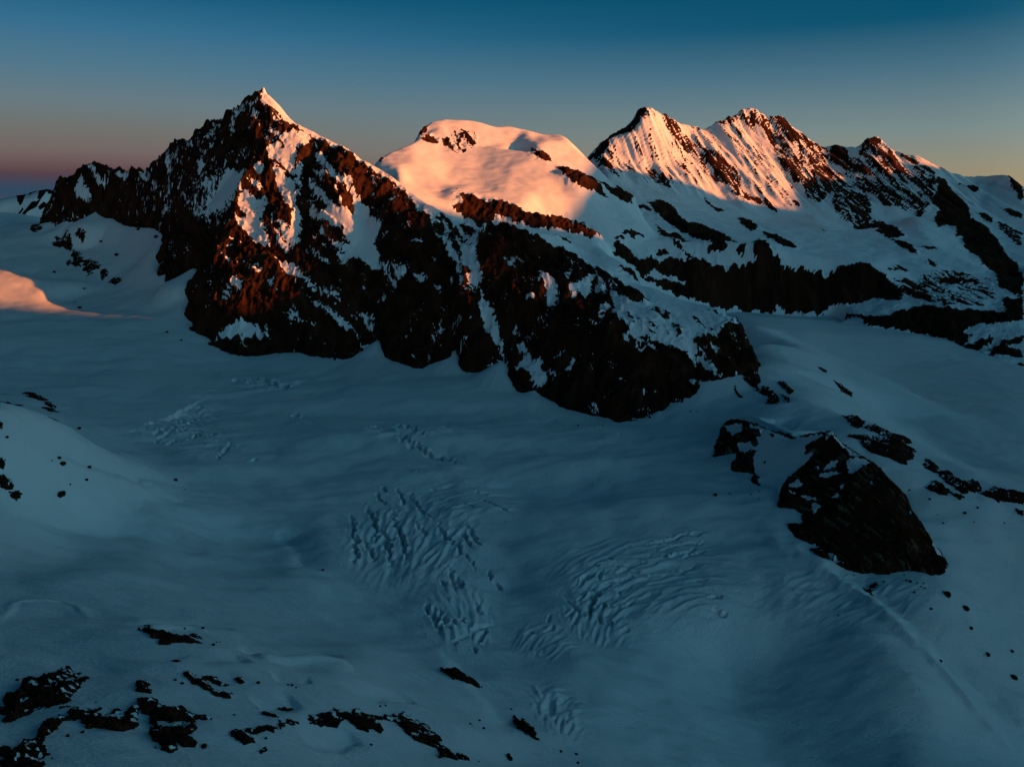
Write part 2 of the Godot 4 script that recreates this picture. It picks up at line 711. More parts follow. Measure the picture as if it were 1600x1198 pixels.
# --- the mountains ---------------------------------------------------------------------------------------------------
var bend := noise(FastNoiseLite.TYPE_SIMPLEX_SMOOTH, 170.0, 2, 41)
var rib := noise(FastNoiseLite.TYPE_SIMPLEX_SMOOTH, 120.0, 4, 42, true)
var rib_fine := noise(FastNoiseLite.TYPE_SIMPLEX_SMOOTH, 42.0, 4, 43, true)
var block := noise(FastNoiseLite.TYPE_SIMPLEX_SMOOTH, 24.0, 4, 44)
var speck := noise(FastNoiseLite.TYPE_SIMPLEX_SMOOTH, 16.0, 3, 45)
var patch := noise(FastNoiseLite.TYPE_SIMPLEX_SMOOTH, 55.0, 3, 46)
var strata := noise(FastNoiseLite.TYPE_SIMPLEX_SMOOTH, 14.0, 3, 48)
var bed := noise(FastNoiseLite.TYPE_SIMPLEX_SMOOTH, 90.0, 3, 47)


func make_pyramid() -> void:
	var land := Land.new(-2900, 1100, 1450, 4300, 8, 4, 1.0)
	survey_pyramid(land)
	snow_on_pyramid(land)
	land.fill()
	land.settle(1, 2)
	var steps: Array[float] = []
	var at := 1540.0
	while at < 4200.0:
		steps.append(at)
		at += 3.3 if at < 3250.0 else (6.0 if at < 3750.0 else 20.0)
	var cols := 820
	var sheet := Sheet.new(cols, steps.size())
	var task := WorkerThreadPool.add_group_task(func(j: int) -> void:
		var d := steps[j]
		for i in cols:
			var x := d * lerpf(-0.70, 0.40, i / (cols - 1.0))
			var k := j * cols + i
			var y := land.at(x, d)
			if y < -9000.0:
				sheet.pos[k] = Vector3(x, -9999.0, -d)
				continue
			var w := bend.get_noise_2d(x, d) * 38.0
			var q := y + x * 0.62 + w
			var along := x - y * 0.62
			var streak := strata.get_noise_2d(along * 0.22, q * 1.25 + d * 0.1)
			var fine := speck.get_noise_3d(x * 1.6, y * 1.6, d * 0.9)
			var wx := x + fine * 7.0 + block.get_noise_3d(x + 900.0, y, d * 0.6) * 9.0
			var wd := d + speck.get_noise_3d(x * 1.5 + 500.0, y * 1.5, d) * 6.0 + block.get_noise_3d(x, y, d * 0.6 + 900.0) * 8.0
			var r := land.rock_at(wx, wd) * 0.56 + (land.rock_at(wx + 10.0, wd + 3.0) + land.rock_at(wx - 10.0, wd - 3.0) + land.rock_at(wx - 3.0, wd + 10.0) + land.rock_at(wx + 3.0, wd - 10.0)) * 0.11
			var broad := smoothstep(0.0, 0.7, (r + land.rock_at(x + 22.0, d) + land.rock_at(x - 22.0, d) + land.rock_at(x, d + 22.0) + land.rock_at(x, d - 22.0)) * 0.2)
			var beds := sin(q * TAU / 92.0) * 3.6 + sin(q * TAU / 41.0 + w * 0.2) * 2.6 + sin(q * TAU / 19.0 + w * 0.3) * 1.1
			var ribs := (rib.get_noise_2d(x + w * 0.6, d * 0.42) - 0.1) * 13.0 + rib_fine.get_noise_2d(x, d * 0.5) * 6.0
			var bits := block.get_noise_3d(x, y, d * 0.7) * 5.0 + (rib_fine.get_noise_3d(x * 0.9, y * 0.9, d * 0.6) - 0.1) * 6.0 + fine * 2.5
			var rough := beds + ribs + bits
			y += rough * lerpf(0.07, 1.0, broad) + (1.0 - broad) * (patch.get_noise_2d(x, d) * 1.5)
			# hollows and ledges keep snow, edges shed it
			var keep := beds * 0.012 + bits * 0.018 + ribs * 0.01 + streak * 0.5 + fine * 0.42
			var free := smoothstep(0.02, 0.2, r) * smoothstep(1.0, 0.86, r)
			sheet.bare[k] = r + (keep - 0.03) * lerpf(0.5, 1.0, free)
			# snow caught on thin slanting ledges
			var ledge := 1.0 - absf(strata.get_noise_2d(along * 0.05 + 300.0, q * 0.5)) * 7.0
			if ledge > 0.0:
				sheet.bare[k] -= ledge * 0.9 * smoothstep(0.08, 0.4, patch.get_noise_2d(x * 0.7, d * 0.7) + fine * 0.3)
			sheet.tint[k] = stone_tint(bed.get_noise_2d(q * 1.5, x * 0.3) + streak * 0.3, patch.get_noise_2d(x, d) + 0.2)
			sheet.pos[k] = Vector3(x, y + EYE, -d),
		steps.size())
	WorkerThreadPool.wait_for_group_task_completion(task)
	var made := sheet.cut(1, Color.WHITE)
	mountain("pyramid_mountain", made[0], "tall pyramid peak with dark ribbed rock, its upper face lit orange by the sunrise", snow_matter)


func make_far_range() -> void:
	var land := Land.new(-1500, 4600, 2300, 7900, 16, 8, 0.0)
	survey_far_range(land)
	rock_on_far_range(land)
	land.fill()
	land.settle(1, 1)
	var steps: Array[float] = []
	var at := 2380.0
	while at < 7700.0:
		steps.append(at)
		at += 9.0 if at < 5200.0 else (8.0 if at < 6560.0 else 40.0)
	var cols := 560
	var sheet := Sheet.new(cols, steps.size())
	var task := WorkerThreadPool.add_group_task(func(j: int) -> void:
		var d := steps[j]
		for i in cols:
			var x := d * lerpf(-0.26, 0.76, i / (cols - 1.0))
			var k := j * cols + i
			var y := land.at(x, d)
			if y < -9000.0:
				sheet.pos[k] = Vector3(x, -9999.0, -d)
				continue
			var fine := speck.get_noise_2d(x * 0.8, d * 0.8)
			var wx := x + fine * 12.0 + patch.get_noise_2d(x + 900.0, d) * 14.0
			var wd := d + speck.get_noise_2d(x * 0.8 + 500.0, d * 0.8) * 12.0 + patch.get_noise_2d(x, d + 900.0) * 14.0
			var r := land.rock_at(wx, wd)
			var broad := smoothstep(0.0, 0.7, (r + land.rock_at(x + 40.0, d) + land.rock_at(x - 40.0, d) + land.rock_at(x, d + 40.0) + land.rock_at(x, d - 40.0)) * 0.2)
			var wall := smoothstep(5250.0, 5650.0, d) * smoothstep(300.0, 700.0, x)
			# fluted faces: ribs that run down the fall line
			var w := bend.get_noise_2d(x, d) * 30.0
			var lane := x + w * 0.2 - (6500.0 - d) * 0.26
			var flute := (rib.get_noise_2d(lane * 0.42 + 500.0, d * 0.06) - 0.1) * 24.0 + (rib.get_noise_2d(lane * 1.0, d * 0.08) - 0.05) * 22.0 * (0.8 + bend.get_noise_2d(lane, d) * 0.9) + rib_fine.get_noise_2d(lane * 1.1, d * 0.06) * 11.0 * (0.8 + patch.get_noise_2d(lane * 0.5, d * 0.3))
			var streak := strata.get_noise_2d(lane * 0.55, d * 0.09) * 0.75 + strata.get_noise_2d(x * 0.8, d * 0.45 + 700.0) * 0.4
			var ribs := (rib.get_noise_2d(x + w, d * 0.45) - 0.1) * 15.0 + rib_fine.get_noise_2d(x, d * 0.5) * 6.0
			var bits := block.get_noise_2d(x, d) * 7.0 + fine * 3.0
			var dome := smoothstep(620.0, 380.0, x)
			var snowy := (patch.get_noise_2d(x * 0.28, d * 1.1) * 4.0 + bend.get_noise_2d(x * 1.3, d * 1.3) * 5.0 + fine * 3.0 * (1.0 - dome)) * lerpf(1.0, 0.6, dome)
			var rough := lerpf(ribs * broad, flute * lerpf(0.8, 1.0, broad), wall) + bits * lerpf(0.02, 1.0, broad) * lerpf(1.0, 0.5, wall) + snowy * (1.0 - broad) * (1.0 - wall)
			y += rough
			var free := smoothstep(0.05, 0.3, r) * smoothstep(1.0, 0.92, r)
			var keep := lerpf(ribs * 0.01 + bits * 0.02 + fine * 0.25, flute * 0.014 + streak * 0.95 + fine * 0.16, maxf(wall, free * 0.7))
			sheet.bare[k] = r + (keep - 0.01) * lerpf(0.3, 1.0, free)
			sheet.tint[k] = stone_tint(bed.get_noise_2d(x * 0.5, d * 0.2) + streak * 0.3, patch.get_noise_2d(x, d * 0.3) + 0.2)
			sheet.pos[k] = Vector3(x, y + EYE, -d)
			sheet.owner[k] = 0 if x < 455.0 and d < 5300.0 else (1 if d > 5330.0 + bend.get_noise_2d(x, 0.0) * 60.0 else 2),
		steps.size())
	WorkerThreadPool.wait_for_group_task_completion(task)
	var made := sheet.cut(3, Color.WHITE)
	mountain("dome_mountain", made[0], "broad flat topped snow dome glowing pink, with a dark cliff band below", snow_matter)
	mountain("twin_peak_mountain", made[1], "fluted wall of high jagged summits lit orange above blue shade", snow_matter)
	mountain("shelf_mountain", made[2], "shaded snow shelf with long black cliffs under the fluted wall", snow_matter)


func make_knoll() -> void:
	var land := Land.new(320, 760, 880, 1640, 5, 2, 1.0)
	survey_knoll(land)
	snow_on_knoll(land)
	land.fill()
	land.settle(1, 2)
	var steps: Array[float] = []
	var at := 900.0
	while at < 1620.0:
		steps.append(at)
		at += 1.5
	var cols := 300
	var sheet := Sheet.new(cols, steps.size())
	var task := WorkerThreadPool.add_group_task(func(j: int) -> void:
		var d := steps[j]
		for i in cols:
			var x := lerpf(330.0, 750.0, i / (cols - 1.0))
			var k := j * cols + i
			var y := land.at(x, d)
			if y < -9000.0:
				sheet.pos[k] = Vector3(x, -9999.0, -d)
				continue
			var wx := x + speck.get_noise_2d(x * 2.5, d * 2.5) * 2.5 + block.get_noise_2d(x + 900.0, d) * 2.0
			var wd := d + speck.get_noise_2d(x * 2.5 + 500.0, d * 2.5) * 2.5 + block.get_noise_2d(x, d + 900.0) * 2.0
			var r := land.rock_at(wx, wd)
			var broad := smoothstep(0.0, 0.8, (r + land.rock_at(x + 7.0, d) + land.rock_at(x - 7.0, d) + land.rock_at(x, d + 7.0) + land.rock_at(x, d - 7.0)) * 0.2)
			var ribs := rib.get_noise_2d((x + d * 0.35) * 3.0, d * 0.8) * 4.5 + rib_fine.get_noise_2d((x + d * 0.3) * 2.2, d * 0.6) * 2.2
			var bits := block.get_noise_2d(x * 2.0, d * 2.0) * 2.4 + speck.get_noise_2d(x * 2.5, d * 2.5) * 1.0
			y += (ribs + bits) * lerpf(0.12, 1.0, broad)
			sheet.bare[k] = r + (bits * 0.05 + ribs * 0.02 + speck.get_noise_2d(x * 4.0, d * 4.0) * 0.15) * lerpf(0.3, 1.0, smoothstep(0.02, 0.3, r) * smoothstep(1.02, 0.85, r) + 0.3)
			sheet.tint[k] = stone_tint(bed.get_noise_2d(x * 2.0, d), patch.get_noise_2d(x * 2.0, d * 1.5)).lerp(Color(.3, .27, .17), smoothstep(0.22, 0.6, strata.get_noise_3d((x + d * 0.35) * 2.0, y * 0.5, d * 0.3) + patch.get_noise_2d(x, d) * 0.3))
			sheet.pos[k] = Vector3(x, y + EYE, -d),
		steps.size())
	WorkerThreadPool.wait_for_group_task_completion(task)
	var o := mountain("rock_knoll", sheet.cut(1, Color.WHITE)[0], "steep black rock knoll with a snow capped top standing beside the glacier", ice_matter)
	o.set_meta("kind", "thing")
	o.set_meta("category", "rock knoll")


# ridge across the plan from point to point; heights rise from foot to crest on both sides
func range_mesh(crest: Array, wide: float, foot: float, number: int, step: float) -> Array:
	var steps: Array[Vector3] = []
	for i in crest.size() - 1:
		var a: Vector3 = crest[i]
		var b: Vector3 = crest[i + 1]
		var n := maxi(1, int(Vector2(a.x, a.z).distance_to(Vector2(b.x, b.z)) / step))
		for k in n:
			steps.append(a.lerp(b, k / float(n)))
	steps.append(crest[-1])
	var first: Vector3 = crest[0]
	var last: Vector3 = crest[-1]
	var along := Vector2(last.x - first.x, last.z - first.z).normalized()
	var across := Vector2(-along.y, along.x)
	var cols := 41
	var sheet := Sheet.new(cols, steps.size())
	var jag := noise(FastNoiseLite.TYPE_SIMPLEX_SMOOTH, wide * 0.25, 5, number, true)
	for j in steps.size():
		var c := steps[j]
		for i in cols:
			var t := (i - 20) / 20.0
			var x := c.x + across.x * t * wide
			var d := c.z + across.y * t * wide
			var y := lerpf(c.y, foot, pow(absf(t), 0.85))
			var rough := jag.get_noise_2d(x, d)
			y += rough * 0.12 * wide * absf(t) * (1.0 - absf(t)) * 2.0
			var k := j * cols + i
			sheet.pos[k] = Vector3(x, y + EYE, -d)
			sheet.bare[k] = 0.34 + rough * 0.35
			sheet.tint[k] = stone_tint(rough, 0.1)
	return sheet.cut(1, Color.WHITE)[0]


func make_surroundings() -> void:
	# the ground on which everything stands, out to the horizon
	var plain := PlaneMesh.new()
	plain.size = Vector2(160000, 160000)
	plain.subdivide_width = 8
	plain.subdivide_depth = 8
	var floor_matter := StandardMaterial3D.new()
	floor_matter.albedo_color = Color(.12, .14, .16).linear_to_srgb()
	floor_matter.roughness = 1.0
	var ground := part("ground", plain, floor_matter, self)
	ground.position = Vector3(0, EYE - 1150.0, 0)
	tell(ground, "dark valley ground far below the peaks, running out to the horizon", "ground", "structure")
	var hills := mountain("distant_hills", range_mesh([Vector3(-6800, -60, 6200), Vector3(-5200, 10, 6200), Vector3(-4400, -30, 6250), Vector3(-4080, -12, 6200), Vector3(-3930, 22, 6200), Vector3(-3830, 34, 6200), Vector3(-3740, 60, 6200), Vector3(-3640, 76, 6200), Vector3(-3500, 40, 6200), Vector3(-3000, -60, 6200), Vector3(-2000, -300, 6200)], 1000.0, -900.0, 61, 30.0), "low blue hills on the far left horizon behind the glacier pass", snow_matter)
	hills.set_meta("category", "hills")
	# unseen range right of the camera, its skyline shaped to shade the basin
	var a := deg_to_rad(SUN_TURN)
	var crest: Array = []
	var reach := 6500.0
	for p in shading_skyline():
		var s: float = p[0] * 1000.0
		var y: float = p[1] + reach * tan(deg_to_rad(SUN_HEIGHT))
		crest.append(Vector3(s * cos(a) + reach * sin(a), y, s * sin(a) - reach * cos(a)))
	mountain("unseen_eastern_mountain", range_mesh(crest, 1500.0, -1000.0, 62, 60.0), "unseen mountain range east of the basin, shaped to shade glacier and peaks at sunrise", snow_matter)


func shading_skyline() -> Array:  # heights fitted to the shade line; near end raised to block sky glow
	return [[-5.0, 160.0], [-2.5, 460.0], [-1.0, 640.0], [0.2, 720.0], [0.9, 600.0], [1.3, 260.0], [1.6, -20.0], [1.8, -170.0], [1.9, -225.0], [1.98, -182.0], [2.05, -80.0], [2.1, -32.0], [2.15, 8.0], [2.2, 35.0], [2.25, 68.0], [2.3, 90.0], [2.36, 112.0], [2.43, 170.0], [2.49, 250.0], [2.56, 400.0], [2.8, 470.0], [3.1, 380.0], [3.3, 110.0], [3.45, 0.0], [3.62, -98.0], [3.74, -10.0], [3.9, 95.0], [4.1, 190.0], [4.5, 330.0], [5.1, 360.0], [5.5, 310.0], [5.61, 190.0], [5.68, 40.0], [5.77, -50.0], [5.92, 30.0], [6.18, 150.0], [6.5, 140.0], [6.62, 150.0], [6.7, 270.0], [6.76, 180.0], [6.82, 130.0], [7.3, 260.0], [8.5, 120.0], [10.0, 0.0]]


# --- bare rock in the snow -------------------------------------------------------------------------------------------
# an outcrop stands on the glacier over an outline in plan; tall is how far its middle stands out of the snow
func outcrop(label: String, group: String, tall: float, line: Array) -> void:
	var n := line.size() / 2
	var lo := Vector2(1e9, 1e9)
	var hi := Vector2(-1e9, -1e9)
	var pts := PackedVector2Array()
	for i in n:
		var p := Vector2(line[i * 2], line[i * 2 + 1])
		pts.append(p)
		lo = lo.min(p)
		hi = hi.max(p)
	var mid := (lo + hi) * 0.5
	var span := hi - lo
	var pad := maxf(2.0, minf(span.x, span.y) * 0.12)
	lo -= Vector2(pad, pad)
	hi += Vector2(pad, pad)
	var step := clampf(mid.y / 769.0 * 1.15, 0.4, 2.2)
	var cols := clampi(int((hi.x - lo.x) / step), 12, 220)
	var rows := clampi(int((hi.y - lo.y) / (step * 1.5)), 12, 200)
	var sheet := Sheet.new(cols, rows)
	var scale := maxf(minf(span.x, span.y), 2.0)
	var k1 := 60.0 / scale
	var base := glacier_height(mid.x, mid.y)
	var depth := PackedFloat32Array()
	depth.resize(cols * rows)
	for j in rows:
		var d := lerpf(lo.y, hi.y, j / (rows - 1.0))
		for i in cols:
			var x := lerpf(lo.x, hi.x, i / (cols - 1.0))
			var p2 := Vector2(x, d) + Vector2(block.get_noise_2d(x * k1, d * k1), block.get_noise_2d(x * k1 + 300.0, d * k1)) * scale * 0.2 + Vector2(speck.get_noise_2d(x * 5.0, d * 5.0), speck.get_noise_2d(x * 5.0 + 90.0, d * 5.0)) * minf(1.6, scale * 0.1)
			var away := 1e9
			for q in n:
				away = minf(away, p2.distance_squared_to(Geometry2D.get_closest_point_to_segment(p2, pts[q], pts[(q + 1) % n])))
			away = sqrt(away)
			depth[j * cols + i] = away if Geometry2D.is_point_in_polygon(p2, pts) else -away
	var reach := maxi(1, int(scale * 0.16 / maxf((hi.y - lo.y) / rows, 0.05)))
	for j in rows:
		var d := lerpf(lo.y, hi.y, j / (rows - 1.0))
		for i in cols:
			var x := lerpf(lo.x, hi.x, i / (cols - 1.0))
			var k := j * cols + i
			var inside := clampf(depth[k] / (scale * 0.28), -1.0, 1.0)
			# the downhill edge is a bare step, the uphill side runs out under the snow
			var up := depth[mini(rows - 1, j + reach) * cols + i]
			var down := depth[maxi(0, j - reach) * cols + i]
			var front := clampf(0.5 + (up - down) / (scale * 0.5), 0.0, 1.0)
			var rough := (rib_fine.get_noise_2d(x * k1 * 0.9, d * k1 * 0.9) - 0.1) * 0.6 + block.get_noise_2d(x * k1 * 0.8, d * k1 * 0.8) * 0.4 + rib_fine.get_noise_2d(x * 9.0, d * 9.0) * 0.22
			var rise := tall * (pow(maxf(inside, 0.0), 0.4) * (0.2 + 0.6 * front + 0.75 * rough) + minf(inside, 0.0) * 2.0) - 0.05
			if inside < -0.85:
				rise = -tall * 1.5 - 1.0
			var y := glacier_height(x, d)
			sheet.pos[k] = Vector3(x - mid.x, y + rise - base, -(d - mid.y)) if y > -9000.0 else Vector3(0, -9999.0, 0)
			sheet.bare[k] = 1.0 if inside < 0.04 else 0.42 + front * 0.55 - speck.get_noise_2d(x * 2.4, d * 3.2) * 0.9 + rough * 0.6
			sheet.tint[k] = stone_tint(block.get_noise_2d(x * 2.0, d * 2.0), patch.get_noise_2d(x * 3.0, d * 3.0) - 0.15)
	var pair: Array = sheet.cut(1, Color.WHITE)[0]
	var o := Node3D.new()
	o.name = "rock_outcrop"
	add_child(o, true)
	o.position = Vector3(mid.x, base + EYE, -mid.y)
	if pair[1]:
		part("rock", pair[1], rock_matter, o)
	if pair[0]:
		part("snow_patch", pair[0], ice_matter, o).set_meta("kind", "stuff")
	tell(o, label, "rock outcrop", "", group)


var stones: Array[ArrayMesh] = []


func stone_mesh(number: int) -> ArrayMesh:
	var ball := SphereMesh.new()
	ball.radius = 0.5
	ball.height = 1.0
	ball.radial_segments = 14
	ball.rings = 8
	var lump := noise(FastNoiseLite.TYPE_CELLULAR, 0.9, 1, number)
	var fine := noise(FastNoiseLite.TYPE_SIMPLEX_SMOOTH, 0.4, 3, number + 50)
	var arrays := ball.get_mesh_arrays()
	var v: PackedVector3Array = arrays[Mesh.ARRAY_VERTEX]
	for i in v.size():
		var p := v[i]
		v[i] = p * (1.0 + lump.get_noise_3dv(p) * 0.45 + fine.get_noise_3dv(p * 2.0) * 0.35) * Vector3(1.0, 0.72, 0.85)
	var st := SurfaceTool.new()
	var index: PackedInt32Array = arrays[Mesh.ARRAY_INDEX]
	st.begin(Mesh.PRIMITIVE_TRIANGLES)
	st.set_smooth_group(-1)
	for i in index:
		st.set_color(Color(.08, .045, .032))
		st.add_vertex(v[i])
	st.generate_normals()
	return st.commit()


func boulder(label: String, group: String, size: float, x: float, d: float, number: int) -> void:
	if stones.is_empty():
		for i in 5:
			stones.append(stone_mesh(70 + i))
	var o := part("boulder", stones[number % 5], rock_matter, self)
	o.position = Vector3(x, glacier_height(x, d) + EYE + size * 0.12, -d)
	o.rotation = Vector3(0.2 * sin(number * 1.7), number * 2.4, 0.2 * cos(number * 2.3))
	o.scale = Vector3(size, size * 0.9, size * (0.8 + 0.4 * absf(sin(number * 3.1))))
	tell(o, label, "boulder", "", group)


# --- surveyed points: x, height, distance ahead
func survey_glacier() -> void:
	glacier.pins([-2795, -66, 4300, -3078, -85, 4400, -3657, -69, 4500, -2629, -74, 4200, -2275, -111, 3750, -2164, -169, 3300, -1942, -234, 3100, -1681, -307, 2830, -1779, -362, 2660, -1679, -356, 2680, -1902, -276, 2870, -2287, -310, 2750, -2623, -164, 3200, -2415, -121, 3700, -2029, -169, 3300, -1679, -386, 2500, -1845, -229, 3200, -1608, -311, 2980, -1497, -322, 2920, -1825, -184, 3320, -1911, -107, 3420, -1808, -66, 3420, -1641, -204, 3220, -1513, -268, 3050, -1350, -315, 2800, -1479, -375, 2720, -1648, -365, 2820, -1601, -381, 2580, -1292, -376, 2570, -1175, -373, 2550, -1158, -328, 2620, -1166, -383, 2480, -1288, -403, 2350, -1487, -396, 2200, -1858, -396, 2200, -1052, -427, 2260, -879, -463, 2200, -724, -483, 2120, -1034, -451, 2020, -1182, -442, 1980, -1373, -416, 2020, -1383, -410, 1700, -1056, -426, 1660, -845, -442, 1500, -683, -460, 1370, -526, -480, 2050, -337, -469, 1970, -160, -468, 1860, 0, -479, 1720, 140, -484, 1610, 262, -485, 1500, 330, -482, 1450, -296, -488, 1710, -456, -487, 1760, -611, -489, 1770, -747, -478, 1730, -612, -463, 1400, -503, -476, 1440, -361, -479, 1370, -240, -479, 1370])
	glacier.pins([-199, -486, 1520, -135, -485, 1550, 0, -483, 1460, 121, -482, 1380, 226, -483, 1280, 324, -483, 1220, 370, -482, 1190, -393, -467, 1100, -250, -475, 1120, -101, -480, 1130, 51, -484, 1140, 188, -492, 1040, 331, -496, 1050, 413, -492, 1040, -419, -440, 930, -317, -454, 870, -205, -470, 900, -84, -480, 920, 0, -487, 850, 120, -498, 870, 243, -504, 880, 378, -505, 915, 484, -509, 965, 143, -514, 760, 268, -551, 815, 372, -535, 790, 443, -505, 790, 542, -518, 905, 34, -487, 720, -72, -480, 770, -138, -462, 740, -193, -431, 690, 29, -471, 600, 117, -504, 600, 259, -558, 665, 404, -550, 700, 559, -604, 720, 483, -530, 725, 640, -575, 850, 715, -555, 970, 683, -522, 1000, 765, -501, 1060, 660, -476, 1050, 598, -504, 965, 392, -469, 1500, 391, -472, 1350, 438, -468, 1240, 467, -453, 1370, 496, -435, 1550, 514, -429, 1660, 521, -417, 1510, 553, -420, 1450, 543, -434, 1420, 594, -409, 1480, 469, -416, 1380, 497, -420, 1320, 519, -406, 1290, 541, -399, 1240, 632, -406, 1460, 579, -414, 1250])
	glacier.pins([619, -430, 1170, 627, -454, 1120, 616, -482, 1020, 697, -454, 1120, 746, -467, 1100, 474, -460, 1190, 511, -466, 1150, 553, -492, 1020, 592, -394, 1710, 600, -398, 1670, 610, -406, 1620, 620, -406, 1550, 662, -412, 1420, 688, -421, 1390, 713, -426, 1370, 720, -432, 1330, 726, -438, 1280, 735, -447, 1250, 781, -448, 1240, 799, -455, 1200, 836, -464, 1180, 936, -488, 1100, 840, -593, 950, 739, -671, 800, 1033, -595, 1680, 1142, -603, 1640, 1435, -599, 2100, 1260, -594, 2080, 1049, -577, 2020, 1259, -590, 2450, 1487, -598, 2480, 1617, -608, 2350, 878, -511, 1850, 989, -506, 2100, 778, -437, 1780, 793, -429, 1980, 694, -413, 1850, 681, -401, 1930, 701, -387, 2100, 830, -413, 2600, 914, -453, 2400, 977, -474, 2300, 1264, -515, 3000, 976, -473, 2900, 1052, -499, 3300, 1085, -541, 3700, 1370, -553, 3850, 1511, -557, 3600, 1520, -540, 3000, 1379, -580, 2700, 1695, -587, 2850, 1755, -563, 3200, 1573, -662, 2000, 2124, -672, 2600, 2719, -659, 3200, -652, -233, 950, -632, -236, 970, -621, -272, 1000, -595, -333, 1050, -560, -389, 1100])
	glacier.pins([-511, -444, 1130, -734, -225, 900, -594, -281, 850, -583, -332, 820, -571, -325, 930, -517, -393, 970, -553, -399, 880, -596, -376, 830, -510, -377, 750, -446, -426, 900, -630, -290, 750, -519, -313, 600, -424, -330, 576, -359, -344, 600, -254, -330, 547, -122, -331, 422, -46, -400, 477, 0, -439, 575, -249, -269, 320, -273, -299, 410, -224, -305, 430, -190, -325, 480, -170, -294, 350, -117, -336, 400, -95, -365, 500, -325, -263, 360, -280, -269, 320, -57, -425, 600, -222, -362, 600, -2106, -109, 3480, -1999, -137, 3420, -1914, -88, 3420, -1838, -44, 3440, -1747, -47, 3420, -1614, -92, 3300, -1476, -90, 3200, -1348, -117, 3050, -1332, -173, 2950, -1295, -241, 2820, -1228, -302, 2720, -1191, -279, 2720, -1133, -243, 2740, -1108, -304, 2600, -1076, -361, 2500, -1043, -401, 2420, -994, -414, 2400, -944, -436, 2330, -878, -454, 2300, -820, -466, 2270, -741, -456, 2280, -677, -448, 2290, -583, -457, 2230, -486, -462, 2180, -456, -449, 2190, -421, -430, 2220, -398, -423, 2240, -360, -443, 2160, -272, -462, 2070, -220, -457, 2060, -169, -439, 2070])
	glacier.pins([-159, -425, 2100, -113, -454, 2000, -84, -461, 1970, -56, -447, 1970, -29, -434, 1980, -20, -463, 1920, 14, -472, 1870, 54, -474, 1850, 140, -480, 1770, 198, -486, 1720, 256, -487, 1680, 312, -489, 1640, 331, -484, 1640, 336, -467, 1690, 356, -477, 1630, 379, -467, 1650, 380, -443, 1700, 408, -434, 1690, 451, -418, 1710, 461, -396, 1720, 502, -390, 1730, 542, -389, 1740, 581, -389, 1755, -900, -440, 2700, -600, -470, 2500, -200, -500, 2350, 200, -520, 2050, -1300, -330, 2950, -1700, -200, 3500, -1000, -420, 3600, 0, -560, 3200, 500, -570, 2600, 300, -600, 3000, 500, -575, 3500, -3500, -300, 3000, -3500, -100, 4500, -3500, -350, 1000, -2500, -300, 600, -1500, -300, 300, 3500, -500, 600, 2500, -560, 300, 3500, -560, 2500, 3500, -500, 4000, 1500, -480, 4400, 0, -560, 4400, 0, -260, 190, -500, -220, 190, 600, -520, 190, -1000, -250, 190, 1200, -560, 190, -734, -335, 1020, -652, -353, 1070, -632, -356, 1090, -621, -377, 1120, -595, -408, 1160, -560, -431, 1190])


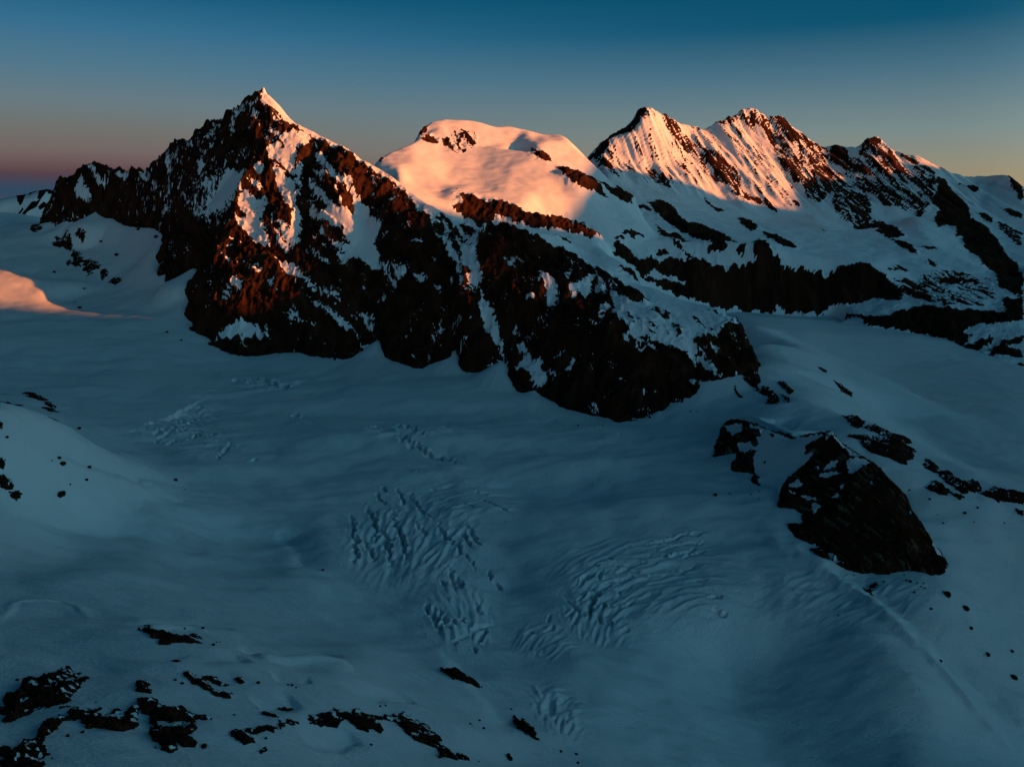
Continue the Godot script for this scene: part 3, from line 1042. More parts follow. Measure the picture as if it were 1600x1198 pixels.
func survey_pyramid(land: Land) -> void:
	land.pins([-936, 417, 3050, -1030, 360, 3080, -1122, 309, 3120, -1203, 303, 3180, -1272, 244, 3200, -1366, 231, 3250, -1465, 169, 3300, -1545, 127, 3350, -1646, 130, 3420, -1782, 138, 3500, -1848, 157, 3550, -1898, 161, 3580, -1965, 128, 3600, -2023, 84, 3600, -2045, 114, 3600, -2094, 30, 3600, -2127, -41, 3580, -2141, -97, 3550, -884, 373, 3040, -846, 321, 3020, -796, 279, 3000, -730, 256, 2970, -650, 220, 2920, -597, 191, 2880, -556, 165, 2840, -528, 148, 2810, -466, 122, 2770, -392, 80, 2710, -362, 52, 2690, -321, 22, 2650, -275, -9, 2610, -230, -29, 2570, -186, -55, 2540, -143, -74, 2500, -88, -92, 2450, -58, -70, 2440, 0, -76, 2330, 76, -84, 2330, 121, -91, 2360, 156, -116, 2380, 229, -155, 2360, 291, -158, 2340, 324, -169, 2310, 344, -184, 2280, 359, -207, 2250, 371, -236, 2210, 417, -242, 2160, 440, -253, 2120, 469, -265, 2050, 507, -265, 2010, 535, -274, 2000, 550, -279, 1930, 567, -302, 1900, 578, -323, 1880, 579, -346, 1850, 585, -378, 1770, -726, 245, 2950, -773, 243, 2950, -806, 233, 2940, -839, 221, 2930])
	land.pins([-865, 194, 2920, -886, 177, 2900, -910, 147, 2880, -922, 117, 2860, -947, 95, 2840, -959, 50, 2800, -965, 1, 2760, -973, -52, 2720, -979, -84, 2680, -990, -109, 2660, -994, -156, 2620, -996, -181, 2590, -969, -214, 2550, -954, -261, 2500, -950, -307, 2450, -963, -354, 2420, -993, -383, 2410, -1078, 24, 2900, -1112, -44, 2850, -1166, -89, 2860, -1109, -153, 2760, -1159, -197, 2760, -1236, -202, 2820, -1204, 25, 2980, -1131, 119, 3000, -1058, 212, 3020, -967, 292, 3020, -938, 184, 2940, -985, 138, 2930, -896, 242, 2970, -1298, 74, 3100, -1448, 27, 3200, -1629, 28, 3360, -1756, 29, 3450, -1927, 2, 3500, -2045, -54, 3520, -908, 348, 3020, -886, 300, 2990, -859, 265, 2970, -778, 216, 2920, -763, 185, 2890, -764, 135, 2850, -754, 101, 2820, -739, 47, 2770, -740, -5, 2710, -734, -53, 2660, -725, -100, 2610, -712, -140, 2600, -725, -161, 2580, -840, 112, 2830, -794, 23, 2730, -767, -41, 2660, -839, 23, 2770, -881, -41, 2710, -837, -124, 2620, -763, -153, 2580, -867, -20, 2740, -729, 211, 2945, -715, 158, 2885, -712, 89, 2815])
	land.pins([-712, 23, 2755, -690, -62, 2675, -701, -114, 2635, -616, 108, 2745, -567, 82, 2715, -576, 1, 2635, -536, -39, 2585, -616, -40, 2615, -605, 33, 2675, -561, 155, 2820, -549, 105, 2770, -541, 22, 2680, -533, -50, 2610, -501, -91, 2580, -479, 44, 2700, -418, -39, 2570, -478, -61, 2610, -478, -120, 2540, -427, -177, 2470, -421, -223, 2420, -371, -59, 2530, -328, -38, 2520, -298, -134, 2420, -356, -191, 2400, -342, -227, 2360, -268, -241, 2310, -192, -167, 2330, -837, -182, 2540, -759, -218, 2480, -712, -209, 2500, -667, -181, 2530, -603, -253, 2420, -556, -179, 2500, -518, -250, 2400, -857, -257, 2460, -805, -312, 2410, -858, -348, 2380, -891, -403, 2350, -824, -389, 2360, -732, -383, 2350, -695, -308, 2380, -626, -360, 2330, -517, -390, 2270, -464, -356, 2300, -548, -322, 2340, -383, -315, 2290, -373, -379, 2210, -290, -404, 2140, -278, -323, 2210, -214, -398, 2110, -183, -302, 2190, -349, -272, 2330, -107, -101, 2370, -111, -133, 2330, -103, -178, 2280, -92, -223, 2210, -90, -259, 2170, -66, -306, 2120, -49, -332, 2090, -38, -353, 2060])
	land.pins([-28, -388, 2030, -22, -412, 2000, -146, -212, 2210, -124, -291, 2110, -94, -364, 2020, -177, -376, 2090, -139, -405, 2050, -47, -144, 2270, -18, -210, 2180, -18, -272, 2100, 0, -333, 2040, 0, -391, 1980, 316, -291, 1880, 388, -316, 1840, 464, -330, 1830, 505, -371, 1800, 439, -382, 1780, 373, -419, 1740, 300, -422, 1750, 307, -357, 1810, 226, -424, 1760, 239, -294, 1900, 264, -239, 2120, 178, -207, 2150, 163, -300, 1940, 158, -383, 1860, 154, -434, 1800, 92, -160, 2240, 87, -237, 2100, 84, -309, 2000, 115, -270, 2090, 81, -391, 1900, 32, -436, 1880, 236, -204, 2180, 149, -238, 2110, 543, -353, 1830, -2106, -109, 3480, -1999, -137, 3420, -1914, -88, 3420, -1838, -44, 3440, -1747, -47, 3420, -1614, -92, 3300, -1476, -90, 3200, -1348, -117, 3050, -1332, -173, 2950, -1295, -241, 2820, -1228, -302, 2720, -1191, -279, 2720, -1133, -243, 2740, -1108, -304, 2600, -1076, -361, 2500, -1043, -401, 2420, -994, -414, 2400, -944, -436, 2330, -878, -454, 2300, -820, -466, 2270, -741, -456, 2280, -677, -448, 2290, -583, -457, 2230, -486, -462, 2180])
	land.pins([-456, -449, 2190, -421, -430, 2220, -398, -423, 2240, -360, -443, 2160, -272, -462, 2070, -220, -457, 2060, -169, -439, 2070, -159, -425, 2100, -113, -454, 2000, -84, -461, 1970, -56, -447, 1970, -29, -434, 1980, -20, -463, 1920, 14, -472, 1870, 54, -474, 1850, 140, -480, 1770, 198, -486, 1720, 256, -487, 1680, 312, -489, 1640, 331, -484, 1640, 336, -467, 1690, 356, -477, 1630, 379, -467, 1650, 380, -443, 1700, 408, -434, 1690, 451, -418, 1710, 461, -396, 1720, 502, -390, 1730, 542, -389, 1740, 581, -389, 1755, -2079, -184, 3435, -1973, -212, 3375, -1889, -163, 3375, -1814, -119, 3395, -1724, -122, 3375, -1592, -167, 3255, -1456, -165, 3155, -1328, -192, 3005, -1312, -248, 2905, -1275, -316, 2775, -1207, -377, 2675, -1172, -354, 2675, -1114, -318, 2695, -1089, -379, 2555, -1057, -436, 2455, -1024, -476, 2375, -975, -489, 2355, -926, -511, 2285, -861, -529, 2255, -803, -541, 2225, -726, -531, 2235, -664, -523, 2245, -572, -532, 2185, -476, -537, 2135, -446, -524, 2145, -413, -505, 2175, -390, -498, 2195, -352, -518, 2115, -266, -537, 2025, -215, -532, 2015])
	land.pins([-165, -514, 2025, -155, -500, 2055, -110, -529, 1955, -82, -536, 1925, -54, -522, 1925, -28, -509, 1935, -19, -538, 1875, 14, -547, 1825, 53, -549, 1805, 137, -555, 1725, 193, -561, 1675, 249, -562, 1635, 303, -564, 1595, 322, -559, 1595, 327, -542, 1645, 346, -552, 1585, 369, -542, 1605, 370, -518, 1655, 397, -509, 1645, 440, -493, 1665, 449, -471, 1675, 489, -465, 1685, 528, -464, 1695, 566, -464, 1710, -1608, -471, 2980, -1792, -389, 3200, -1532, -382, 3100, -1495, -487, 2900, -1325, -452, 2800, -1261, -518, 2600, -2011, -396, 3300, -1809, -305, 3350, -1623, -314, 3250, -936, 87, 3380, -936, -620, 3670, -1030, 30, 3410, -1030, -620, 3700, -1122, -21, 3450, -1122, -620, 3740, -1203, -27, 3510, -1203, -620, 3800, -1272, -86, 3530, -1272, -620, 3820, -1366, -99, 3580, -1366, -620, 3870, -1465, -161, 3630, -1465, -620, 3920, -1545, -203, 3680, -1545, -620, 3970, -1646, -200, 3750, -1646, -620, 4040, -1782, -192, 3830, -1782, -620, 4120, -1848, -173, 3880, -1848, -620, 4170, -1898, -169, 3910, -1898, -620, 4200, -1965, -202, 3930, -1965, -620, 4220, -2023, -246, 3930])
	land.pins([-2023, -620, 4220, -2045, -216, 3930, -2045, -620, 4220, -2094, -300, 3930, -2094, -620, 4220, -2127, -371, 3910, -2127, -620, 4200, -2141, -427, 3880, -2141, -620, 4170, -884, 43, 3370, -884, -620, 3660, -846, -9, 3350, -846, -620, 3640, -796, -51, 3330, -796, -620, 3620, -730, -74, 3300, -730, -620, 3590, -650, -110, 3250, -650, -620, 3540, -597, -139, 3210, -597, -620, 3500, -556, -165, 3170, -556, -620, 3460, -528, -182, 3140, -528, -620, 3430, -466, -208, 3100, -466, -620, 3390, -392, -250, 3040, -392, -620, 3330, -362, -278, 3020, -362, -620, 3310, -321, -308, 2980, -321, -620, 3270, -275, -339, 2940, -275, -620, 3230, -230, -359, 2900, -230, -620, 3190, -186, -385, 2870, -186, -620, 3160, -143, -404, 2830, -143, -620, 3120, -88, -422, 2780, -88, -620, 3070, 2, -210, 2570, 62, -680, 2860, 60, -216, 2460, 120, -680, 2750, 136, -224, 2460, 196, -680, 2750, 181, -231, 2490, 241, -680, 2780, 216, -256, 2510, 276, -680, 2800, 289, -295, 2490, 349, -680, 2780, 351, -298, 2470, 411, -680, 2760, 384, -309, 2440, 444, -680, 2730, 404, -324, 2410])
	land.pins([464, -680, 2700, 419, -347, 2380, 479, -680, 2670, 431, -376, 2340, 491, -680, 2630, 477, -382, 2290, 537, -680, 2580, 500, -393, 2250, 560, -680, 2540, 529, -405, 2180, 589, -680, 2470, 567, -335, 2140, 627, -680, 2430, 595, -344, 2130, 655, -680, 2420, 610, -349, 2060, 670, -680, 2350, 627, -372, 2030, 687, -680, 2320, 638, -393, 2010, 698, -680, 2300, 639, -416, 1980, 699, -680, 2270, 645, -448, 1900, 705, -680, 2190])


func survey_far_range(land: Land) -> void:
	land.pins([543, 297, 5900, 605, 318, 6050, 656, 391, 6100, 709, 446, 6150, 812, 510, 6200, 912, 559, 6220, 957, 657, 6220, 1027, 686, 6150, 1080, 675, 6170, 1176, 622, 6200, 1286, 580, 6250, 1398, 552, 6300, 1496, 532, 6350, 1597, 580, 6400, 1676, 611, 6420, 1774, 648, 6450, 1844, 716, 6500, 1875, 725, 6500, 1947, 711, 6500, 2028, 662, 6500, 2121, 653, 6500, 2167, 657, 6500, 2202, 601, 6470, 2278, 526, 6450, 2367, 469, 6400, 2456, 392, 6350, 2556, 407, 6350, 2614, 384, 6300, 2739, 389, 6300, 2767, 452, 6300, 2852, 504, 6300, 2885, 479, 6280, 2925, 399, 6220, 2996, 347, 6150, 3123, 302, 6100, 3225, 248, 6050, 3326, 191, 6000, 3452, 153, 6000, 3524, 153, 6000, 3580, 178, 5900, 3624, 193, 5800, 3632, 147, 5750, 3679, 83, 5700, 3808, 3, 5600, 4179, -41, 5600, -709, 195, 4120, -690, 209, 4150, -671, 237, 4200, -558, 301, 4380, -529, 340, 4500, -523, 404, 4650, -493, 442, 4720, -417, 467, 4800, -211, 461, 4850, -96, 429, 4850, -19, 440, 4900, 78, 418, 4900, 187, 385, 4900, 241, 400, 4900, 300, 388, 4850])
	land.pins([340, 333, 4750, 390, 273, 4650, 442, 231, 4600, -495, 361, 4550, -407, 438, 4720, -407, 394, 4620, -483, 351, 4600, -362, 337, 4550, -394, 299, 4500, -302, 261, 4450, -215, 281, 4500, -108, 281, 4500, 0, 310, 4670, 37, 252, 4590, 103, 316, 4600, 183, 322, 4590, 141, 252, 4410, 252, 247, 4500, 279, 172, 4350, -495, 195, 4120, -580, 159, 4020, -341, 168, 4250, -172, 170, 4300, 0, 133, 4200, 169, 117, 4200, -554, 77, 3820, -478, 64, 3950, -322, 71, 4000, -163, 66, 4050, -64, 33, 3950, 97, 34, 4000, 265, 34, 4100, 328, 2, 4050, 466, -30, 4100, 522, -109, 4000, -275, 54, 3920, -205, 33, 3900, -90, -4, 3850, 40, -37, 3800, 169, -76, 3770, 294, -105, 3760, 398, -147, 3750, 448, -188, 3720, -358, 2, 3850, -293, -22, 3800, -232, -34, 3810, -137, -87, 3740, 0, -115, 3700, 150, -150, 3680, 301, -182, 3670, 405, -205, 3660, -239, -158, 3650, 0, -196, 3550, 288, -250, 3500, 461, -256, 3500, 248, 163, 4300, 317, 133, 4200, 409, 114, 4200, 497, 59, 4250, 607, 54, 4400])
	land.pins([698, 2, 4400, 239, -169, 3850, 312, -191, 3850, 477, -213, 3850, 570, -225, 3900, 734, -195, 4000, 809, -201, 3980, 897, -219, 3960, 988, -212, 3950, 1085, -209, 3950, 1151, -217, 3930, 1237, -197, 3900, 1281, -225, 3900, 1356, -250, 3900, 1419, -266, 3900, 1552, -285, 3900, 1741, -307, 3850, 1783, -320, 3820, 1816, -363, 3780, 1877, -420, 3700, 489, -325, 3700, 651, -395, 3700, 878, -475, 3720, 1074, -532, 3750, 1219, -545, 3750, 1335, -535, 3750, 1461, -544, 3700, 1550, -541, 3700, 1590, -498, 3680, 1741, -470, 3680, 1835, -454, 3600, 800, -309, 3880, 1053, -339, 3860, 1269, -368, 3830, 1577, -397, 3800, 1780, -408, 3760, 1507, -532, 3500, 1585, -520, 3500, 1711, -497, 3500, 1856, -482, 3500, 1970, -483, 3400, 2112, -483, 3400, 2246, -490, 3350, 1572, -546, 3400, 1682, -554, 3330, 1770, -567, 3270, 1811, -581, 3150, 1823, -599, 3050, 1883, -597, 3000, 1974, -618, 2900, 2124, -541, 3150, 1886, -602, 2920, 1701, -609, 2780, 1781, -621, 2800, 1835, -639, 2680, 1710, -639, 2700, 1775, -667, 2580, 2158, -675, 2800, 1869, -685, 2400, 1695, -141, 5200])
	land.pins([1266, -59, 5200, 967, 23, 5200, 687, 42, 5000, 598, -70, 4600, 717, -120, 4400, 934, -144, 4400, 1342, -147, 4700, 1658, -213, 4500, 1961, -188, 4800, 2030, -249, 4500, 2075, -300, 4200, 2149, -352, 4000, 2400, -249, 4500, 2479, -308, 4300, 2212, -428, 3800, 2254, -466, 3600, 2404, -466, 3600, 2508, -360, 4100, 2589, -407, 3900, 2610, -156, 5000, 2449, -176, 5000, 2808, -356, 4250, 1987, -397, 3800, 641, 107, 5300, 864, 66, 5350, 1179, 28, 5400, 1470, -6, 5500, 1582, -14, 5500, 1756, -91, 5400, 1889, -104, 5400, 2065, -113, 5400, 2151, -91, 5400, 2290, -153, 5300, 2338, -212, 5200, 2451, -154, 5350, 2552, -174, 5300, 2768, -113, 5400, 1018, 612, 6050, 957, 580, 6050, 897, 494, 5950, 738, 440, 5950, 696, 344, 5850, 639, 247, 5700, 1312, 328, 5970, 1203, 228, 5770, 917, 226, 5720, 754, 225, 5700, 1407, 231, 5850, 1645, 232, 5860, 1704, 137, 5720, 1816, 47, 5620, 1504, 92, 5650, 2159, 543, 6360, 2127, 285, 6040, 2065, 48, 5680, 2050, 441, 6280, 2370, 191, 6020, 2416, 48, 5750, 2573, 142, 5920, 2453, -41, 5550])
	land.pins([2751, 285, 6030, 2778, 140, 5850, 2886, 48, 5670, 2983, 237, 6000, 3110, 3, 5650, 2948, -236, 5000, 2803, -329, 4600, 2719, -438, 4200, 3468, 49, 5800, 3341, -125, 5400, 3400, -204, 5200, 3569, -40, 5500, 3106, -288, 4850, 3049, -124, 5350, 3316, -41, 5600, 3409, -329, 4600, 2710, -496, 3600, 2437, -604, 3200, 573, -33, 6230, 603, -500, 6900, 635, -12, 6380, 665, -500, 7050, 686, 61, 6430, 716, -500, 7100, 739, 116, 6480, 769, -500, 7150, 842, 180, 6530, 872, -500, 7200, 942, 229, 6550, 972, -500, 7220, 987, 327, 6550, 1017, -500, 7220, 1057, 356, 6480, 1087, -500, 7150, 1110, 345, 6500, 1140, -500, 7170, 1206, 292, 6530, 1236, -500, 7200, 1316, 250, 6580, 1346, -500, 7250, 1428, 222, 6630, 1458, -500, 7300, 1526, 202, 6680, 1556, -500, 7350, 1627, 250, 6730, 1657, -500, 7400, 1706, 281, 6750, 1736, -500, 7420, 1804, 318, 6780, 1834, -500, 7450, 1874, 386, 6830, 1904, -500, 7500, 1905, 395, 6830, 1935, -500, 7500, 1977, 381, 6830, 2007, -500, 7500, 2058, 332, 6830, 2088, -500, 7500, 2151, 323, 6830, 2181, -500, 7500])
	land.pins([2197, 327, 6830, 2227, -500, 7500, 2232, 271, 6800, 2262, -500, 7470, 2308, 196, 6780, 2338, -500, 7450, 2397, 139, 6730, 2427, -500, 7400, 2486, 62, 6680, 2516, -500, 7350, 2586, 77, 6680, 2616, -500, 7350, 2644, 54, 6630, 2674, -500, 7300, 2769, 59, 6630, 2799, -500, 7300, 2797, 122, 6630, 2827, -500, 7300, 2882, 174, 6630, 2912, -500, 7300, 2915, 149, 6610, 2945, -500, 7280, 2955, 69, 6550, 2985, -500, 7220, 3026, 17, 6480, 3056, -500, 7150, 3153, -28, 6430, 3183, -500, 7100, 3255, -82, 6380, 3285, -500, 7050, 3356, -139, 6330, 3386, -500, 7000, 3482, -177, 6330, 3512, -500, 7000, 3554, -177, 6330, 3584, -500, 7000, 3610, -152, 6230, 3640, -500, 6900, 3654, -137, 6130, 3684, -500, 6800, 3662, -183, 6080, 3692, -500, 6750, 3709, -247, 6030, 3739, -500, 6700, 3838, -327, 5930, 3868, -500, 6600, 4209, -371, 5930, 4239, -500, 6600, -739, -5, 4450, -769, -400, 5020, -720, 9, 4480, -750, -400, 5050, -701, 37, 4530, -731, -400, 5100, -588, 101, 4710, -618, -400, 5280, -559, 140, 4830, -589, -400, 5400, -553, 204, 4980, -583, -400, 5550])
	land.pins([-523, 242, 5050, -553, -400, 5620, -447, 267, 5130, -477, -400, 5700, -241, 261, 5180, -271, -400, 5750, -126, 229, 5180, -156, -400, 5750, -49, 240, 5230, -79, -400, 5800, 48, 218, 5230, 18, -400, 5800, 157, 185, 5230, 127, -400, 5800, 211, 200, 5230, 181, -400, 5800, 270, 188, 5180, 240, -400, 5750, 310, 133, 5080, 280, -400, 5650, 852, -615, 3610, 1042, -672, 3640, 1183, -685, 3640, 1295, -675, 3640, 1417, -684, 3590, 1504, -681, 3590, 1459, -672, 3390, 1521, -686, 3290, 1627, -694, 3220, 1711, -707, 3160, 1748, -721, 3040, 1757, -739, 2940, 1634, -749, 2670, 1640, -779, 2590, 1699, -807, 2470, 1783, -825, 2290, 160, -420, 3350, 500, -480, 3350, -300, -350, 3450, -700, -250, 3700, -900, -150, 4100, -950, -150, 4500, -1100, -350, 5000, 700, -600, 3400, 2200, -640, 2350])


func survey_knoll(land: Land) -> void:
	land.pins([429, -444, 1500, 455, -435, 1500, 455, -418, 1420, 465, -412, 1370, 478, -412, 1335, 491, -415, 1305, 507, -401, 1280, 522, -385, 1250, 530, -375, 1225, 536, -386, 1200, 542, -396, 1180, 556, -399, 1165, 570, -406, 1155, 581, -412, 1150, 588, -421, 1130, 597, -431, 1110, 593, -445, 1085, 596, -455, 1060, 602, -466, 1040, 606, -478, 1010, 607, -490, 985, 429, -468, 1155, 444, -456, 1180, 466, -447, 1200, 443, -452, 1260, 491, -430, 1215, 510, -414, 1200, 511, -427, 1160, 533, -417, 1120, 550, -421, 1090, 553, -446, 1050, 563, -468, 1010, 486, -463, 1090, 517, -466, 1050, 474, -460, 1135, 447, -481, 1085, 468, -487, 1040, 502, -487, 1010, 542, -483, 1000, 377, -476, 1380, 392, -476, 1310, 409, -474, 1250, 429, -473, 1210, 422, -470, 1145, 419, -478, 1090, 424, -486, 1060, 433, -490, 1040, 444, -493, 1025, 458, -497, 990, 485, -500, 980, 500, -495, 985, 518, -497, 975, 543, -497, 980, 561, -489, 990, 566, -498, 972, 577, -502, 965, 598, -497, 975, 608, -488, 980, 371, -516, 1358, 385, -516, 1288])
	land.pins([401, -514, 1228, 421, -513, 1188, 413, -510, 1123, 411, -518, 1068, 415, -526, 1038, 424, -530, 1018, 435, -533, 1003, 448, -537, 968, 474, -540, 958, 489, -535, 963, 507, -537, 953, 531, -537, 958, 549, -529, 968, 553, -538, 950, 563, -542, 943, 585, -537, 953, 594, -528, 958, 432, -490, 1560, 492, -476, 1560, 509, -471, 1470, 536, -472, 1420, 594, -451, 1400, 616, -460, 1310, 649, -484, 1230, 653, -509, 1130, 646, -545, 1020])


# --- outlines in plan of snow (0), bare rock (1) and mixed ground
func snow_on_pyramid(land: Land) -> void:
	land.paint(0.8, [-1811, 3530, -1612, 3402, -1498, 3322, -1368, 3250, -1202, 3178, -1076, 3098, -965, 3058, -915, 3025, -911, 2914, -1082, 2920, -1033, 2757, -1426, 3163, -1585, 3304, -1748, 3438])
	land.paint(0.5, [-1215, 3016, -1096, 2945, -1024, 2924, -953, 2859, -954, 2778, -980, 2760, -1010, 2736, -1171, 2874])
	land.paint(0, [-1906, 3578, -1887, 3578, -1853, 3536, -1808, 3494, -1784, 3469, -1759, 3445, -1775, 3452, -1816, 3480, -1856, 3526, -1886, 3560])
	land.paint(0, [-1960, 3593, -1941, 3576, -1905, 3529, -1870, 3496, -1850, 3472, -1865, 3464, -1893, 3477, -1950, 3522, -1966, 3539, -1942, 3531, -1957, 3556, -1944, 3552, -1922, 3542, -1946, 3573])
	land.paint(0, [-1728, 3464, -1669, 3442, -1645, 3426, -1629, 3398, -1669, 3427, -1696, 3437])
	land.paint(0, [-1567, 3370, -1554, 3362, -1535, 3324, -1494, 3289, -1515, 3298, -1560, 3349])
	land.paint(0, [-1408, 3247, -1374, 3223, -1385, 3221, -1344, 3163, -1381, 3203, -1412, 3242])
	land.paint(0, [-1507, 3267, -1431, 3201, -1359, 3150, -1339, 3123, -1431, 3198, -1491, 3254])
	land.paint(0, [-1298, 3195, -1288, 3194, -1255, 3156, -1266, 3156])
	land.paint(0, [-1207, 3137, -1142, 3072, -1189, 3112])
	land.paint(0, [-1172, 3073, -1135, 3049, -1143, 3038])
	land.paint(0, [-1213, 3068, -1187, 3051, -1161, 3013, -1184, 3006])
	land.paint(0, [-1446, 3180, -1380, 3136, -1335, 3072, -1410, 3151])
	land.paint(0, [-1166, 2979, -1136, 2961, -1136, 2944, -1159, 2956])
	land.paint(0, [-1317, 3119, -1283, 3092, -1286, 3083])
	land.paint(0, [-1400, 3206, -1367, 3176, -1372, 3173])
	land.paint(0, [-1061, 2939, -1025, 2928, -985, 2871, -957, 2857, -969, 2833, -987, 2801, -1003, 2790, -1044, 2804, -1105, 2849, -1088, 2883, -1074, 2916])
	land.paint(0, [-953, 3058, -929, 3050, -907, 3050, -877, 3042, -848, 3026, -808, 3010, -753, 2978, -716, 2962, -671, 2938, -615, 2898, -580, 2866, -559, 2842, -524, 2810, -485, 2778, -441, 2754, -439, 2733, -466, 2761, -513, 2793, -544, 2826, -584, 2865, -618, 2882, -658, 2909, -704, 2945, -730, 2967, -764, 2963, -776, 2956, -795, 2982, -826, 2982, -845, 2989, -857, 3007, -878, 3005, -897, 3012, -913, 3029, -943, 3038, -929, 3042])
	land.paint(0, [-947, 3037, -990, 3052, -1037, 3064, -1072, 3087, -1036, 3062, -983, 3043, -952, 3035])
	land.paint(0, [-977, 3034, -961, 3026, -953, 3008, -969, 3016])
	land.paint(0.45, [-899, 2994, -865, 3004, -853, 2986, -839, 2963, -865, 2960, -896, 2975, -902, 2962, -906, 2938, -883, 2919, -869, 2934, -852, 2941, -834, 2940])
	land.paint(1, [-910, 3036, -880, 3042, -869, 3042, -843, 3026, -861, 3025, -883, 3029, -901, 3032])
	land.paint(1, [-833, 3018, -799, 3002, -806, 3010, -825, 3018])
	land.paint(1, [-943, 3044, -915, 3038, -923, 3032, -937, 3034])
	land.paint(0, [-842, 2934, -791, 2944, -778, 2925, -778, 2882, -768, 2851, -776, 2825, -754, 2780, -754, 2743, -747, 2693, -751, 2674, -772, 2696, -798, 2737, -828, 2789, -842, 2815, -857, 2845, -885, 2891, -889, 2906, -859, 2911])
	land.paint(0, [-954, 2778, -936, 2777, -908, 2762, -888, 2752, -887, 2730, -860, 2673, -895, 2680, -925, 2713, -956, 2737, -957, 2757])
	land.paint(0, [-934, 2819, -893, 2792, -872, 2772, -884, 2770, -915, 2794, -943, 2807])
	land.paint(0, [-928, 2849, -907, 2871, -881, 2835, -895, 2822])
	land.paint(0, [-888, 2752, -863, 2753, -840, 2714, -850, 2704, -853, 2677, -868, 2690])
	land.paint(0, [-785, 2934, -763, 2958, -742, 2960, -736, 2948, -746, 2910, -749, 2887, -764, 2899, -770, 2886, -777, 2898])
	land.paint(0, [-764, 2832, -747, 2830, -741, 2810, -742, 2787, -731, 2750, -736, 2716, -738, 2688, -719, 2669, -716, 2655, -739, 2637, -743, 2652, -742, 2687, -749, 2721, -745, 2760, -756, 2792, -767, 2815])
	land.paint(0, [-721, 2896, -691, 2876, -669, 2851, -641, 2779, -601, 2727, -574, 2710, -549, 2707, -545, 2689, -549, 2675, -571, 2692, -602, 2705, -635, 2746, -664, 2807, -696, 2856])
	land.paint(0, [-729, 2846, -704, 2828, -671, 2776, -640, 2729, -644, 2726, -672, 2758, -705, 2814])
	land.paint(0, [-712, 2791, -692, 2769, -672, 2732, -644, 2701, -626, 2671, -602, 2632, -564, 2602, -530, 2607, -517, 2575, -560, 2574, -589, 2602, -631, 2654, -673, 2712, -704, 2761])
	land.paint(0, [-697, 2714, -672, 2684, -633, 2620, -612, 2592, -644, 2610, -690, 2688])
	land.paint(0, [-542, 2684, -515, 2666, -479, 2633, -469, 2597, -490, 2598, -515, 2584, -531, 2634])
	land.paint(0, [-488, 2734, -460, 2708, -467, 2703])
	land.paint(0, [-1203, 3131, -1140, 3073, -1179, 3104])
	land.paint(0, [-1168, 3065, -1133, 3047, -1140, 3037])
	land.paint(0, [-986, 2963, -949, 2924, -960, 2932])
	land.paint(1, [-873, 2876, -841, 2849, -811, 2832, -767, 2801, -758, 2781, -777, 2789, -803, 2811, -827, 2826, -858, 2849])
	land.paint(1, [-849, 2925, -829, 2915, -814, 2885, -832, 2891])
	land.paint(0, [-962, 2688, -935, 2697, -866, 2685, -846, 2657, -826, 2623, -807, 2594, -798, 2575, -824, 2584, -854, 2606, -882, 2634, -907, 2653, -933, 2671])
	land.paint(0, [-798, 2629, -779, 2619, -775, 2599, -756, 2584, -735, 2575, -731, 2541, -762, 2574, -784, 2584, -789, 2608])
	land.paint(0, [-805, 2660, -762, 2634, -746, 2614, -731, 2597, -732, 2581, -754, 2592, -771, 2619, -792, 2641])
	land.paint(0, [-742, 2635, -722, 2653, -714, 2634, -717, 2608, -703, 2597, -715, 2575, -730, 2571, -726, 2594, -741, 2614])
	land.paint(0, [-810, 2559, -779, 2532, -764, 2520, -780, 2521])
	land.paint(0, [-773, 2510, -745, 2506, -715, 2509, -693, 2483, -660, 2455, -630, 2424, -599, 2401, -574, 2389, -544, 2366, -567, 2368, -606, 2397, -646, 2423, -674, 2446, -704, 2460, -735, 2478])
	land.paint(0, [-543, 2362, -503, 2345, -467, 2324, -503, 2341])
	land.paint(0, [-647, 2392, -626, 2379, -592, 2360, -558, 2335, -521, 2314, -500, 2300, -482, 2276, -509, 2288, -542, 2308, -576, 2335, -611, 2362, -636, 2377])
	land.paint(0, [-482, 2276, -461, 2259, -440, 2239, -415, 2230, -424, 2221, -452, 2243])
	land.paint(0, [-474, 2319, -451, 2314, -422, 2286, -421, 2275, -444, 2292])
	land.paint(0, [-719, 2370, -695, 2364, -685, 2353, -665, 2346, -659, 2334, -682, 2338, -696, 2352])
	land.paint(0, [-931, 2372, -903, 2358, -877, 2364, -840, 2369, -809, 2364, -789, 2356, -773, 2339, -747, 2322, -725, 2306, -760, 2315, -790, 2331, -822, 2326, -853, 2341, -886, 2340])
	land.paint(0, [-1013, 2640, -975, 2599, -941, 2568, -914, 2531, -898, 2515, -923, 2533, -953, 2566])
	land.paint(0, [-901, 2554, -867, 2534, -832, 2495, -803, 2470, -776, 2454, -725, 2434, -748, 2436, -792, 2458, -821, 2482, -858, 2515])
	land.paint(0, [-913, 2484, -889, 2482, -858, 2459, -861, 2441, -847, 2430, -873, 2442, -896, 2466])
	land.paint(0, [-956, 2519, -928, 2494, -917, 2482, -937, 2496])
	land.paint(0, [-932, 2466, -906, 2443, -874, 2415, -893, 2427])
	land.paint(0, [-843, 2430, -809, 2432, -807, 2423])
	land.paint(0, [-780, 2439, -745, 2423, -723, 2410, -744, 2416])
	land.paint(0, [-919, 2620, -889, 2597, -902, 2601])
	land.paint(0, [-641, 2580, -609, 2556, -573, 2535, -531, 2513, -521, 2499, -554, 2512, -594, 2539, -621, 2559])
	land.paint(0, [-627, 2548, -597, 2532, -570, 2511, -536, 2494, -513, 2477, -531, 2468, -508, 2445, -548, 2476, -582, 2514, -613, 2533])
	land.paint(0, [-671, 2565, -651, 2544, -621, 2512, -588, 2482, -599, 2476, -629, 2510, -659, 2542])
